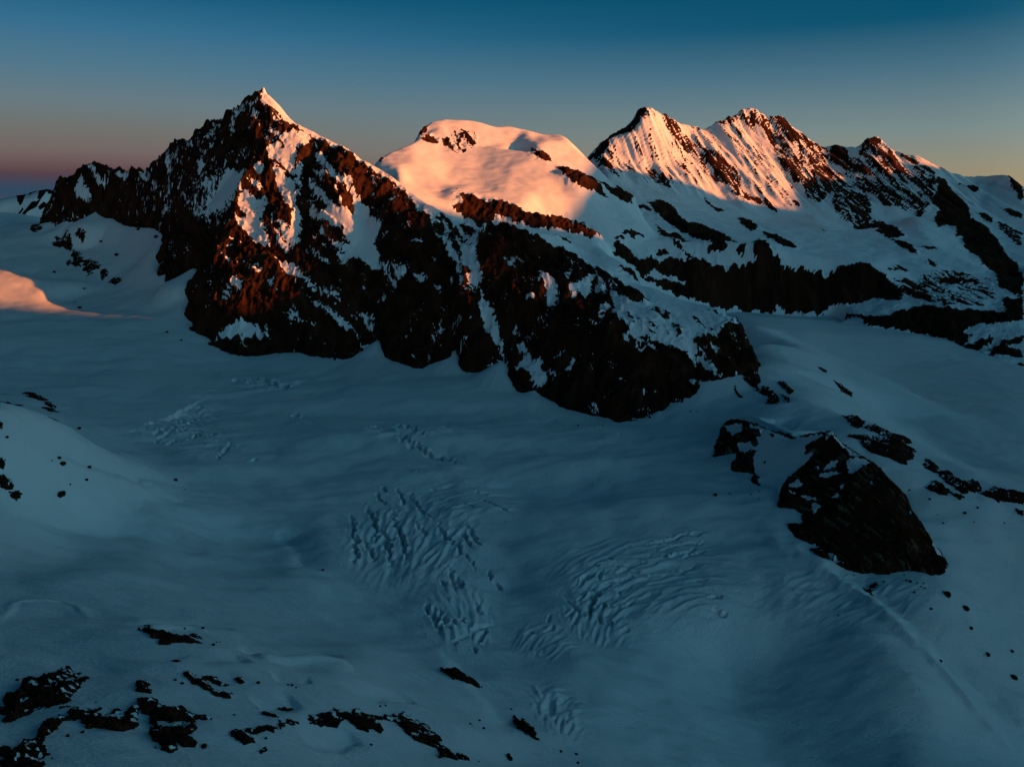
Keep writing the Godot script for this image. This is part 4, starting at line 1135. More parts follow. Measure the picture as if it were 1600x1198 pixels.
	land.paint(0, [-663, 2645, -520, 2599, -502, 2582, -465, 2597, -456, 2531, -503, 2536, -453, 2510, -443, 2438, -467, 2453, -490, 2480, -490, 2502, -521, 2526, -560, 2553, -613, 2586])
	land.paint(0, [-595, 2874, -575, 2858, -544, 2826, -515, 2802, -478, 2778, -441, 2754, -413, 2730, -382, 2706, -355, 2682, -332, 2658, -297, 2626, -262, 2594, -232, 2570, -204, 2554, -172, 2530, -139, 2498, -111, 2466, -75, 2383, -96, 2370, -113, 2417, -147, 2506, -188, 2538, -229, 2570, -241, 2569, -229, 2524, -240, 2512, -264, 2523, -288, 2537, -314, 2593, -332, 2619, -351, 2648, -367, 2683, -393, 2697, -425, 2725, -468, 2767, -529, 2810, -576, 2858])
	land.paint(0, [-226, 2534, -213, 2509, -191, 2470, -173, 2426, -147, 2357, -116, 2330, -109, 2330, -104, 2277, -91, 2228, -87, 2190, -97, 2192, -110, 2254, -134, 2246, -148, 2302, -157, 2348, -181, 2428, -203, 2473, -221, 2509])
	land.paint(0, [-217, 2509, -200, 2432, -185, 2376, -159, 2315, -143, 2224, -141, 2187, -149, 2209, -161, 2286, -193, 2336, -216, 2403, -249, 2476, -228, 2452, -207, 2434])
	land.paint(0, [-199, 2531, -174, 2506, -142, 2410, -121, 2345, -132, 2346, -162, 2435, -185, 2488])
	land.paint(0, [-119, 2396, -92, 2367, -106, 2332, -109, 2322, -115, 2337])
	land.paint(0, [-542, 2680, -519, 2655, -484, 2636, -471, 2602, -440, 2555, -421, 2530, -439, 2514, -446, 2506, -426, 2473, -414, 2439, -432, 2429, -463, 2440, -491, 2471, -497, 2507, -540, 2536, -547, 2587, -519, 2600, -519, 2632])
	land.paint(0, [-538, 2520, -518, 2518, -492, 2499, -479, 2468, -507, 2470, -534, 2493])
	land.paint(0, [-423, 2511, -411, 2514, -398, 2501, -414, 2501])
	land.paint(0, [-380, 2414, -358, 2393, -317, 2363, -334, 2348, -349, 2344, -364, 2380])
	land.paint(0, [-297, 2426, -286, 2429, -275, 2413, -284, 2411])
	land.paint(0, [-15, 2220, -5, 2228, 6, 2215])
	land.paint(0, [-59, 2243, -43, 2249, -43, 2240])
	land.paint(0, [-493, 2734, -474, 2718, -455, 2699, -468, 2704])
	land.paint(0, [-403, 2652, -385, 2629, -390, 2603])
	land.paint(0, [-313, 2364, -293, 2342, -268, 2316, -255, 2292, -279, 2315])
	land.paint(1, [-361, 2664, -331, 2649, -297, 2626, -269, 2578, -285, 2586, -316, 2620])
	land.paint(0, [-491, 2484, -431, 2469, -415, 2450, -414, 2433, -429, 2429, -449, 2439, -476, 2459])
	land.paint(0, [-383, 2414, -364, 2404, -343, 2379, -315, 2362, -340, 2352, -361, 2376, -367, 2394])
	land.paint(0, [-355, 2353, -332, 2347, -343, 2341])
	land.paint(0, [-290, 2342, -263, 2319, -250, 2296, -273, 2312])
	land.paint(0, [-245, 2286, -222, 2265, -196, 2227, -217, 2246, -237, 2268])
	land.paint(0, [-419, 2328, -399, 2316, -389, 2300])
	land.paint(0, [-466, 2315, -442, 2303, -413, 2281, -390, 2261, -420, 2274, -440, 2290])
	land.paint(0, [-233, 2142, -215, 2126, -212, 2108, -221, 2114])
	land.paint(0, [-148, 2081, -137, 2069, -124, 2066, -130, 2058, -140, 2063])
	land.paint(0, [-142, 2309, -113, 2298, -97, 2257, -89, 2215, -89, 2170, -77, 2145, -63, 2123, -49, 2099, -44, 2078, -38, 2061, -35, 2046, -27, 2029, -25, 2010, -20, 1990, -26, 1992, -31, 2012, -38, 2024, -54, 2038, -58, 2054, -78, 2079, -65, 2084, -75, 2096, -86, 2110, -93, 2134, -87, 2144, -94, 2174, -115, 2188, -129, 2195, -134, 2219, -120, 2227, -140, 2262])
	land.paint(0, [-160, 2316, -150, 2264, -146, 2210, -141, 2174, -147, 2185, -152, 2223, -165, 2277])
	land.paint(0, [-182, 2265, -167, 2246, -170, 2235])
	land.paint(0, [59, 2215, 75, 2168, 91, 2145, 107, 2147, 104, 2069, 85, 2077, 93, 2096, 84, 2130])
	land.paint(0, [37, 2091, 53, 2090, 56, 2080, 43, 2073])
	land.paint(0, [-7, 2102, 4, 2101, 7, 2093])
	land.paint(0, [-13, 2225, 4, 2226, 8, 2215, -9, 2212])
	land.paint(0, [6, 2039, 17, 2019, 17, 2002, 7, 2021])
	land.paint(0, [2, 2000, 23, 1987, 38, 1965, 44, 1941, 29, 1963])
	land.paint(0, [10, 1938, 32, 1941, 47, 1908, 61, 1878, 85, 1865, 95, 1849, 75, 1856, 66, 1853, 58, 1859, 55, 1872, 37, 1894, 25, 1921, 16, 1923])
	land.paint(0, [47, 1929, 62, 1904, 76, 1891, 73, 1880, 61, 1880, 53, 1904])
	land.paint(0, [-456, 2253, -437, 2239, -421, 2228, -443, 2232])
	land.paint(0, [38, 2330, 103, 2346, 147, 2354, 191, 2358, 235, 2354, 291, 2332, 323, 2306, 344, 2274, 351, 2243, 369, 2218, 387, 2182, 416, 2154, 442, 2114, 469, 2056, 507, 2010, 532, 1988, 563, 1914, 584, 1882, 580, 1846, 552, 1865, 538, 1886, 499, 1850, 484, 1855, 461, 1830, 435, 1833, 445, 1809, 430, 1790, 412, 1800, 390, 1806, 371, 1812, 350, 1824, 329, 1843, 313, 1851, 300, 1819, 294, 1845, 286, 1869, 267, 1885, 261, 1935, 266, 1999, 264, 2089, 280, 2068, 297, 2021, 315, 1996, 348, 2002, 367, 2024, 352, 2070, 325, 2130, 302, 2185, 276, 2203, 243, 2210, 217, 2230, 190, 2286, 163, 2304, 130, 2294, 97, 2287, 73, 2300, 38, 2316])
	land.paint(0.85, [341, 1982, 374, 1970, 410, 1964, 394, 1911, 373, 1916, 351, 1948])
	land.paint(0.85, [288, 1935, 300, 1933, 301, 1876, 291, 1890])
	land.paint(0.85, [311, 1907, 327, 1893, 322, 1876])
	land.paint(0.85, [340, 1878, 365, 1887, 351, 1857, 343, 1861, 352, 1842, 339, 1850])
	land.paint(0.85, [371, 1854, 389, 1851, 383, 1838])
	land.paint(0.85, [401, 1900, 412, 1895, 416, 1838, 404, 1837, 397, 1865])
	land.paint(0.85, [459, 1965, 467, 1929, 481, 1896, 486, 1876, 464, 1900])
	land.paint(0.85, [326, 2239, 354, 2266, 366, 2250, 379, 2194, 367, 2204, 341, 2222])
	land.paint(0.85, [301, 2263, 325, 2259, 336, 2239, 315, 2238])
	land.paint(0, [37, 2286, 58, 2272, 75, 2256, 58, 2262])
	land.paint(0, [61, 2214, 76, 2162, 102, 2146, 115, 2137, 121, 2103, 140, 2106, 120, 2089, 104, 2027, 100, 2070, 85, 2081, 94, 2100, 85, 2129])
	land.paint(0, [161, 2120, 188, 2126, 229, 2174, 221, 2125, 204, 2078, 188, 2083, 184, 2114, 174, 2068, 153, 2046])
	land.paint(0, [240, 2185, 249, 2141, 259, 2108, 250, 2058, 240, 2118])
	land.paint(0, [228, 2126, 246, 2108, 229, 2073])
	land.paint(0, [228, 1999, 243, 2017, 259, 1993, 241, 1949, 225, 1912, 221, 1935, 233, 1954])
	land.paint(0, [183, 2203, 198, 2210, 189, 2181])
	land.paint(0, [35, 2095, 54, 2089, 64, 2072, 48, 2074])
	land.paint(0, [240, 1881, 252, 1880, 248, 1872])
	land.paint(0, [266, 1848, 284, 1857, 292, 1847, 279, 1834, 270, 1836])
	land.paint(0, [257, 1844, 264, 1832, 263, 1824])
	land.paint(0, [303, 1844, 311, 1834, 319, 1812, 311, 1818])
	land.paint(0, [303, 1817, 318, 1800, 322, 1790, 310, 1803])
	land.paint(0, [326, 1840, 337, 1817, 348, 1794, 333, 1805])
	land.paint(0, [431, 1828, 439, 1805, 459, 1790, 476, 1743, 472, 1729, 460, 1742, 447, 1784, 433, 1805])
	land.paint(0, [355, 1779, 367, 1768, 359, 1768])
	land.paint(0, [33, 1945, 51, 1924, 69, 1896, 74, 1875, 89, 1859, 82, 1853, 68, 1869, 59, 1853, 56, 1873, 41, 1893])
	land.paint(0, [113, 1887, 131, 1888, 128, 1880, 101, 1872, 95, 1877])
	land.paint(0, [126, 1845, 144, 1849, 147, 1873, 153, 1851, 164, 1841, 155, 1835, 144, 1843, 134, 1827])
	land.paint(0, [95, 1842, 106, 1848, 123, 1841, 111, 1840])
	land.paint(0, [301, 1734, 312, 1735, 317, 1730, 308, 1727])
	land.paint(0, [152, 1766, 173, 1759, 161, 1757])
	land.paint(0, [386, 1777, 406, 1778, 426, 1764, 410, 1772])
	land.paint(1, [435, 1831, 466, 1825, 474, 1835, 499, 1844, 510, 1839, 525, 1826, 556, 1822, 579, 1819, 602, 1811, 569, 1762, 536, 1767, 518, 1760, 490, 1728, 478, 1746, 467, 1772, 453, 1801])
	land.paint(0, [475, 1824, 489, 1822, 494, 1806, 487, 1800, 478, 1813])
	land.paint(0.85, [541, 1884, 562, 1894, 577, 1890, 580, 1854, 563, 1847, 552, 1866])
	land.paint(0.85, [490, 1976, 523, 1958, 537, 1918, 557, 1898, 539, 1901, 524, 1937])
	land.paint(0.85, [455, 1927, 470, 1913, 485, 1884, 503, 1861, 493, 1856, 471, 1891])
	land.paint(0, [-936, 3024, -884, 3014, -846, 2994, -796, 2974, -730, 2944, -650, 2894, -597, 2854, -556, 2814, -528, 2784, -466, 2744, -392, 2684, -362, 2664, -321, 2624, -275, 2584, -230, 2544, -186, 2514, -143, 2474, -88, 2424, -58, 2430, 0, 2320, 76, 2320, 121, 2350, 156, 2370, 229, 2350, 291, 2330, 324, 2300, 344, 2270, 359, 2240, 371, 2200, 417, 2150, 440, 2110, 469, 2040, 507, 2000, 535, 1990, 550, 1920, 570, 2005, 555, 2075, 527, 2085, 489, 2125, 460, 2195, 437, 2235, 391, 2285, 379, 2325, 364, 2355, 344, 2385, 311, 2415, 249, 2435, 176, 2455, 141, 2435, 96, 2405, 20, 2405, -38, 2515, -68, 2525, -123, 2575, -166, 2615, -210, 2645, -255, 2685, -301, 2725, -342, 2765, -372, 2785, -446, 2845, -508, 2885, -536, 2915, -577, 2955, -630, 2995, -710, 3045, -776, 3075, -826, 3095, -864, 3115, -916, 3125])

func rock_on_far_range(land: Land) -> void:
	land.paint(0.85, [-510, 4484, -476, 4550, -435, 4538, -413, 4477, -447, 4455, -488, 4464])
	land.paint(0.85, [-394, 4531, -361, 4555, -330, 4487, -298, 4406, -341, 4451, -377, 4482])
	land.paint(0.85, [95, 4543, 153, 4443, 205, 4427, 225, 4347, 182, 4335, 131, 4376])
	land.paint(0.85, [239, 4299, 274, 4265, 270, 4200])
	land.paint(0.85, [-697, 4138, -678, 4178, -664, 4100])
	land.paint(0.36, [-369, 4663, -287, 4689, -197, 4692, -199, 4571, -209, 4490, -273, 4427, -325, 4508, -364, 4593])
	land.paint(1, [-534, 4516, -524, 4622, -501, 4668, -485, 4642, -501, 4532])
	land.paint(1, [-281, 3941, -255, 3898, -220, 3897, -171, 3865, -141, 3858, -112, 3834, -83, 3853, -36, 3837, 5, 3819, 46, 3781, 92, 3774, 135, 3870, 197, 3917, 256, 3932, 242, 3706, 204, 3705, 147, 3702, 96, 3694, 62, 3709, 5, 3715, -70, 3760, -97, 3703, -130, 3657, -177, 3703, -236, 3752, -295, 3786, -251, 3820, -240, 3838])
	land.paint(1, [123, 3770, 206, 3923, 278, 3928, 357, 3933, 397, 3903, 420, 3730, 460, 3866, 377, 3691, 303, 3693, 235, 3705, 121, 3694])
	land.paint(1, [245, 4302, 323, 4346, 406, 4389, 457, 4360, 481, 4208, 516, 4174, 463, 4156, 417, 4146, 365, 4131, 316, 4150, 275, 4199])
	land.paint(1, [462, 4342, 560, 4327, 755, 5056, 782, 4932, 828, 4625, 774, 4684, 627, 4227, 576, 4242, 510, 4239])
	land.paint(1, [833, 5060, 940, 5096, 991, 4917, 988, 4568, 991, 4268, 1018, 3976, 961, 4020, 914, 4210, 873, 4478, 840, 4654])
	land.paint(1, [1016, 4536, 1090, 4432, 1085, 3972, 1097, 3930, 1011, 3945, 992, 4131])
	land.paint(1, [805, 4369, 815, 4169, 886, 4139, 898, 3983, 826, 3993, 782, 4126])
	land.paint(1, [537, 3963, 594, 3979, 653, 3998, 682, 3984, 617, 3964, 555, 3956])
	land.paint(1, [507, 3909, 553, 3937, 576, 3927, 517, 3892])
	land.paint(0.2, [616, 5932, 976, 6190, 1510, 6348, 1867, 6492, 2282, 6383, 2530, 6348, 2204, 5425, 1759, 5412, 1334, 5502, 536, 4441])
	land.paint(0.44, [1100, 6172, 1231, 6220, 1302, 6181, 1410, 6111, 1506, 5916, 1571, 5743, 1550, 5654, 1462, 5709, 1375, 5883, 1263, 5965, 1184, 6043])
	land.paint(0.44, [898, 5945, 927, 5892, 968, 5791, 955, 5758, 917, 5806, 874, 5884])
	land.paint(0.62, [961, 5735, 1037, 5663, 1094, 5547, 1093, 5445, 1021, 5469, 962, 5572])
	land.paint(0.9, [604, 5898, 707, 6124, 842, 6188, 944, 6150, 954, 6035, 891, 5961, 744, 5980, 709, 5902, 676, 5832, 621, 5791, 582, 5840])
	land.paint(0.9, [951, 6204, 984, 6188, 1015, 6156, 1007, 6041, 956, 6054, 944, 6150])
	land.paint(0.7, [426, 4876, 581, 5932, 635, 5757, 699, 5710, 736, 5452, 682, 5558, 616, 5741, 560, 5885])
	land.paint(0.47, [1596, 6396, 1716, 6428, 1816, 6492, 1852, 6492, 1940, 6492, 1953, 6463, 2039, 6492, 2116, 6492, 2192, 6480, 2284, 6384, 2379, 6369, 2469, 6348, 2517, 6266, 2467, 6176, 2398, 6134, 2274, 6046, 2187, 5894, 2128, 5791, 2026, 5719, 2003, 5790, 2012, 5976, 2000, 6192, 1982, 6335, 1936, 6388, 1906, 6334, 1875, 6369, 1838, 6416, 1790, 6417, 1695, 6331, 1640, 6382])
	land.paint(0.5, [1445, 6035, 1525, 5989, 1593, 5889, 1651, 5761, 1652, 5660, 1597, 5540, 1534, 5633, 1460, 5684, 1388, 5760])
	land.paint(0.6, [2187, 5894, 2295, 6055, 2462, 6160, 2642, 6105, 2516, 6002, 2389, 5801, 2234, 5614, 2136, 5530, 2102, 5629, 2101, 5735])
	land.paint(0.62, [1623, 5611, 1717, 5543, 1780, 5525, 1835, 5422, 1807, 5385, 1776, 5450, 1690, 5503, 1618, 5519])
	land.paint(0.6, [2035, 6475, 2176, 6492, 2184, 6449, 2114, 6335, 2030, 6166, 2021, 6007, 2011, 6098, 2014, 6313])
	land.paint(0.7, [2132, 6406, 2243, 6441, 2265, 6324, 2197, 6230, 2125, 6243, 2109, 6315])
	land.paint(0.7, [1965, 5575, 2010, 5500, 1975, 5497])
	land.paint(0.7, [1330, 5484, 1344, 5324, 1424, 5250, 1355, 5169, 1311, 5325])
	land.paint(0.7, [1443, 4997, 1511, 4940, 1442, 4589, 1373, 4547, 1383, 4758])
	land.paint(0.7, [1463, 4565, 1496, 4513, 1450, 4210, 1381, 4239])
	land.paint(0.7, [1939, 4975, 1912, 4738, 1877, 4723])
	land.paint(0, [1925, 6382, 1975, 6350, 2010, 6226, 2002, 6003, 2014, 5857, 1980, 5863, 1962, 6056, 1947, 6237])
	land.paint(0, [1590, 6368, 1627, 6324, 1677, 6095, 1686, 5905, 1752, 5811, 1788, 5683, 1855, 5549, 1938, 5543, 1871, 5489, 1794, 5577, 1739, 5695, 1667, 5722, 1637, 5924, 1610, 6163])
	land.paint(0.5, [2513, 6297, 2637, 6104, 2747, 6000, 2924, 6031, 3116, 6008, 3152, 5927, 3080, 5750, 2939, 5527, 2783, 5349, 2742, 5419, 2698, 5491, 2604, 5527, 2589, 5615, 2479, 5422, 2408, 5265, 2188, 4863, 2298, 5298, 2247, 5313, 2222, 5405, 2246, 5541])
	land.paint(0.4, [2747, 6300, 2910, 6236, 2924, 6031, 2747, 6000, 2637, 6104])
	land.paint(1, [2747, 6300, 2788, 6300, 2854, 6300, 2885, 6268, 2870, 6244, 2817, 6251, 2798, 6276])
	land.paint(1, [2531, 6348, 2581, 6332, 2608, 6223, 2599, 6147, 2527, 6176, 2480, 6202])
	land.paint(1, [2916, 6220, 2929, 6045, 2890, 6039, 2897, 6146])
	land.paint(1, [2957, 6112, 3014, 6140, 3051, 6072, 3083, 6017, 3021, 6044])
	land.paint(0.85, [2416, 5266, 2479, 5381, 2558, 5314, 2380, 4747, 2292, 4623, 2252, 4723])
	land.paint(0.85, [2223, 4613, 2261, 4557, 2291, 4503, 2224, 4252, 2197, 4306, 2208, 4474])
	land.paint(0.85, [2335, 4423, 2425, 4450, 2399, 4387, 2334, 4381])
	land.paint(0.85, [3270, 5831, 3330, 5826, 3430, 5827, 3393, 5756, 3336, 5768])
	land.paint(0.85, [3618, 5804, 3634, 5788, 3648, 5740, 3672, 5692, 3579, 5518, 3561, 5556, 3589, 5627, 3592, 5696])
	land.paint(0.6, [3392, 5501, 3459, 5475, 3507, 5389, 3475, 5333, 3425, 5383])
	land.paint(0.6, [3212, 5445, 3275, 5439, 3298, 5389, 3224, 5256, 3207, 5314])
	land.paint(0.6, [3310, 5351, 3344, 5238, 3356, 5128, 3165, 4836, 3189, 4990, 3225, 5173])
	land.paint(0.86, [3141, 5883, 3209, 5873, 3189, 5774, 3206, 5630, 3197, 5515, 3131, 5341, 3160, 5201, 3136, 5114, 3084, 4929, 3008, 4798, 2949, 4761, 2870, 4543, 2743, 4259, 2583, 4255, 2689, 4513, 2721, 4689, 2850, 4953, 2773, 4882, 2935, 5168, 2890, 5237, 2753, 5053, 2893, 5374, 2970, 5467, 2939, 5527, 3089, 5752])
	land.paint(0.9, [2943, 5113, 3147, 5147, 3039, 4833, 2853, 4416, 2740, 4138, 2463, 3696, 2418, 3694, 2408, 3821, 2488, 3946, 2614, 4259, 2723, 4560, 2742, 4734])
	land.paint(0.36, [1931, 3799, 2250, 4029, 2455, 3945, 2232, 3498, 2027, 3460, 1927, 3550])
	land.paint(1, [508, 3867, 572, 3897, 604, 3859, 641, 3822, 691, 3878, 722, 3846, 798, 3902, 848, 3874, 898, 3888, 960, 3897, 992, 3874, 1052, 3870, 1073, 3853, 1112, 3870, 1129, 3864, 1172, 3874, 1215, 3858, 1208, 3888, 1218, 3948, 1321, 4163, 1295, 3898, 1335, 3886, 1337, 3860, 1373, 3858, 1388, 3846, 1421, 3835, 1462, 3841, 1430, 3709, 1354, 3737, 1316, 3750, 1227, 3746, 1187, 3751, 1151, 3746, 1081, 3752, 1005, 3737, 931, 3726, 845, 3711, 785, 3708, 726, 3710, 661, 3710, 625, 3711, 593, 3777, 535, 3787, 499, 3788])
	land.paint(1, [1272, 3848, 1324, 3866, 1361, 3847, 1435, 3859, 1488, 3819, 1534, 3842, 1541, 3812, 1604, 3839, 1687, 3853, 1754, 3863, 1785, 3822, 1819, 3783, 1856, 3738, 1877, 3689, 1829, 3592, 1769, 3620, 1752, 3683, 1639, 3664, 1539, 3714, 1474, 3701, 1390, 3727, 1318, 3749, 1256, 3752])
	land.paint(0, [696, 3793, 742, 3778, 800, 3801, 851, 3782, 830, 3767, 771, 3772, 688, 3735, 640, 3728])
	land.paint(1, [721, 3917, 773, 3937, 783, 3919, 718, 3895])
	land.paint(1, [813, 3994, 862, 3960, 869, 3931, 825, 3960])
	land.paint(1, [868, 3925, 903, 3915, 917, 3889, 877, 3904])
	land.paint(1, [979, 3939, 1090, 3948, 1079, 3924, 1000, 3920])
	land.paint(1, [1108, 3919, 1170, 3931, 1182, 3902, 1141, 3902])
	land.paint(1, [800, 4342, 815, 4174, 864, 4159, 904, 3988, 838, 4030, 777, 4071])
	land.paint(1, [873, 4527, 986, 4598, 1021, 4466, 1025, 4136, 1048, 3977, 978, 3990, 957, 4177, 920, 4373])
	land.paint(1, [1048, 4588, 1109, 4488, 1123, 4171, 1144, 3946, 1072, 3976, 1062, 4183, 1053, 4487])
	land.paint(1, [1452, 5046, 1531, 5046, 1469, 4669, 1374, 4470, 1392, 4702])
	land.paint(1, [1465, 4562, 1506, 4428, 1482, 4199, 1483, 4050, 1402, 4038, 1394, 4290])
	land.paint(1, [1484, 4538, 1453, 4275, 1505, 4192, 1490, 4075, 1380, 4053])
	land.paint(1, [2253, 4856, 2396, 4884, 2356, 4676, 2229, 4609])
	land.paint(1, [2233, 4535, 2290, 4499, 2230, 4264, 2216, 4345])
	land.paint(1, [2327, 4425, 2416, 4420, 2340, 4377])
	land.paint(1, [2246, 4189, 2265, 4140, 2215, 4044, 2208, 4096])
	land.paint(1, [2140, 3902, 2240, 3913, 2225, 3837, 2150, 3832])
	land.paint(1, [2285, 3999, 2386, 3998, 2283, 3946])
	land.paint(1, [2258, 3899, 2366, 3931, 2276, 3856])
	land.paint(1, [2329, 3894, 2381, 3871, 2315, 3839])
	land.paint(1, [1862, 3773, 1967, 3789, 2013, 3722, 1945, 3743])
	land.paint(1, [1878, 3718, 1959, 3674, 1939, 3487, 1891, 3567, 1864, 3635])
	land.paint(1, [1970, 3547, 2027, 3460, 1946, 3444])
	land.paint(0.7, [1862, 3848, 2013, 4027, 2043, 3966, 1933, 3892])
	land.paint(1, [1563, 3633, 1610, 3490, 1703, 3438, 1754, 3489, 1826, 3489, 1876, 3504, 1940, 3432, 2026, 3419, 2065, 3399, 2137, 3400, 2167, 3355, 2322, 3622, 2389, 3646, 2463, 3696, 2207, 3285, 2133, 3250, 2006, 3266, 1939, 3241, 1901, 3194, 1953, 3180, 1885, 3139, 1832, 3076, 1829, 3157, 1795, 3206, 1791, 3252, 1728, 3306, 1664, 3348, 1584, 3390])
	land.paint(1, [1860, 3092, 1997, 3153, 1991, 3120, 1863, 3016, 1824, 3059])
	land.paint(1, [1926, 3050, 2117, 3138, 2084, 3082, 1982, 3037, 2036, 3003, 1998, 2940, 1945, 2972, 1865, 2972, 1858, 2889])
	land.paint(1, [1886, 2864, 1983, 2915, 1952, 2864])
	land.paint(1, [1824, 2981, 1804, 2838, 1782, 2723, 1844, 2694, 1777, 2583, 1757, 2621, 1734, 2659, 1715, 2706])


func snow_on_knoll(land: Land) -> void:
	land.paint(0, [424.9, 1504.0, 468.2, 1376.0, 506.4, 1280.0, 532.1, 1230.0, 539.4, 1226.0, 522.0, 1216.0, 502.9, 1217.7, 478.7, 1211.6, 456.4, 1201.4, 439.8, 1184.6, 419.0, 1139.5])
	land.paint(0.62, [423.8, 1504.0, 444.2, 1500.0, 438.7, 1454.7, 428.1, 1474.4])
	land.paint(0.62, [394.8, 1379.9, 407.6, 1379.3, 409.6, 1367.5, 395.5, 1372.4])
	land.paint(0.62, [417.1, 1415.7, 437.7, 1402.6, 446.4, 1433.9, 457.1, 1432.0, 452.1, 1392.2, 460.5, 1369.5, 458.0, 1345.7, 449.3, 1352.3, 449.7, 1331.2, 438.5, 1328.3, 438.5, 1357.8, 429.1, 1369.9, 413.5, 1376.9])
	land.paint(0.62, [414.5, 1361.0, 420.3, 1330.2, 436.9, 1330.1, 441.5, 1316.6, 431.7, 1303.8, 427.1, 1279.5, 425.0, 1251.1, 428.8, 1236.8, 416.4, 1248.8, 415.0, 1286.2, 407.5, 1305.0])
	land.paint(0.62, [467.6, 1342.8, 477.7, 1334.2, 471.8, 1321.6])
	land.paint(0.62, [439.8, 1281.9, 447.0, 1275.5, 440.4, 1270.0])
	land.paint(0.55, [502.3, 1254.8, 519.9, 1236.4, 532.3, 1230.0, 520.3, 1216.0, 502.9, 1217.7, 494.6, 1237.0])
	land.paint(0, [534.5, 1230.0, 544.9, 1224.0, 550.2, 1188.0, 563.8, 1164.0, 544.1, 1172.1, 539.6, 1185.6, 533.6, 1211.5])
	land.paint(0, [537.0, 1167.5, 554.0, 1163.6, 569.2, 1153.5, 544.0, 1138.6, 531.4, 1129.7, 527.7, 1138.3])
	land.paint(0, [449.4, 1180.7, 468.1, 1185.2, 470.8, 1170.5, 456.3, 1172.5])
	land.paint(0, [443.9, 1163.6, 458.1, 1160.5, 452.1, 1153.9])
	land.paint(0, [459.9, 1149.0, 471.5, 1144.9, 479.4, 1125.8, 470.7, 1131.5])
	land.paint(0, [469.1, 1126.8, 476.9, 1123.6, 479.3, 1110.3, 463.3, 1100.2])
	land.paint(0, [493.4, 1172.2, 510.2, 1163.3, 521.8, 1146.1, 502.4, 1156.4])
	land.paint(0, [503.0, 1173.9, 518.1, 1180.9, 526.1, 1172.6, 517.8, 1164.5])
	land.paint(0, [508.6, 1124.6, 515.6, 1122.3, 509.2, 1111.9])
	land.paint(0, [494.6, 1114.3, 502.9, 1113.4, 503.8, 1106.5, 497.1, 1107.0])
	land.paint(0, [494.4, 1191.9, 499.8, 1186.1, 497.6, 1179.6])
	land.paint(0, [548.1, 1108.4, 554.1, 1113.4, 547.3, 1098.0])
	land.paint(0, [432.5, 1037.2, 445.1, 1029.8, 455.2, 1011.0, 466.3, 986.9, 456.0, 994.6, 445.9, 1022.1])
	land.paint(0, [646.7, 1127.3, 649.9, 1106.0, 604.0, 1002.9, 615.1, 998.0, 600.3, 988.4, 597.5, 1007.8])
	land.paint(0, [589.8, 1063.2, 592.0, 1059.9, 588.1, 1055.8])


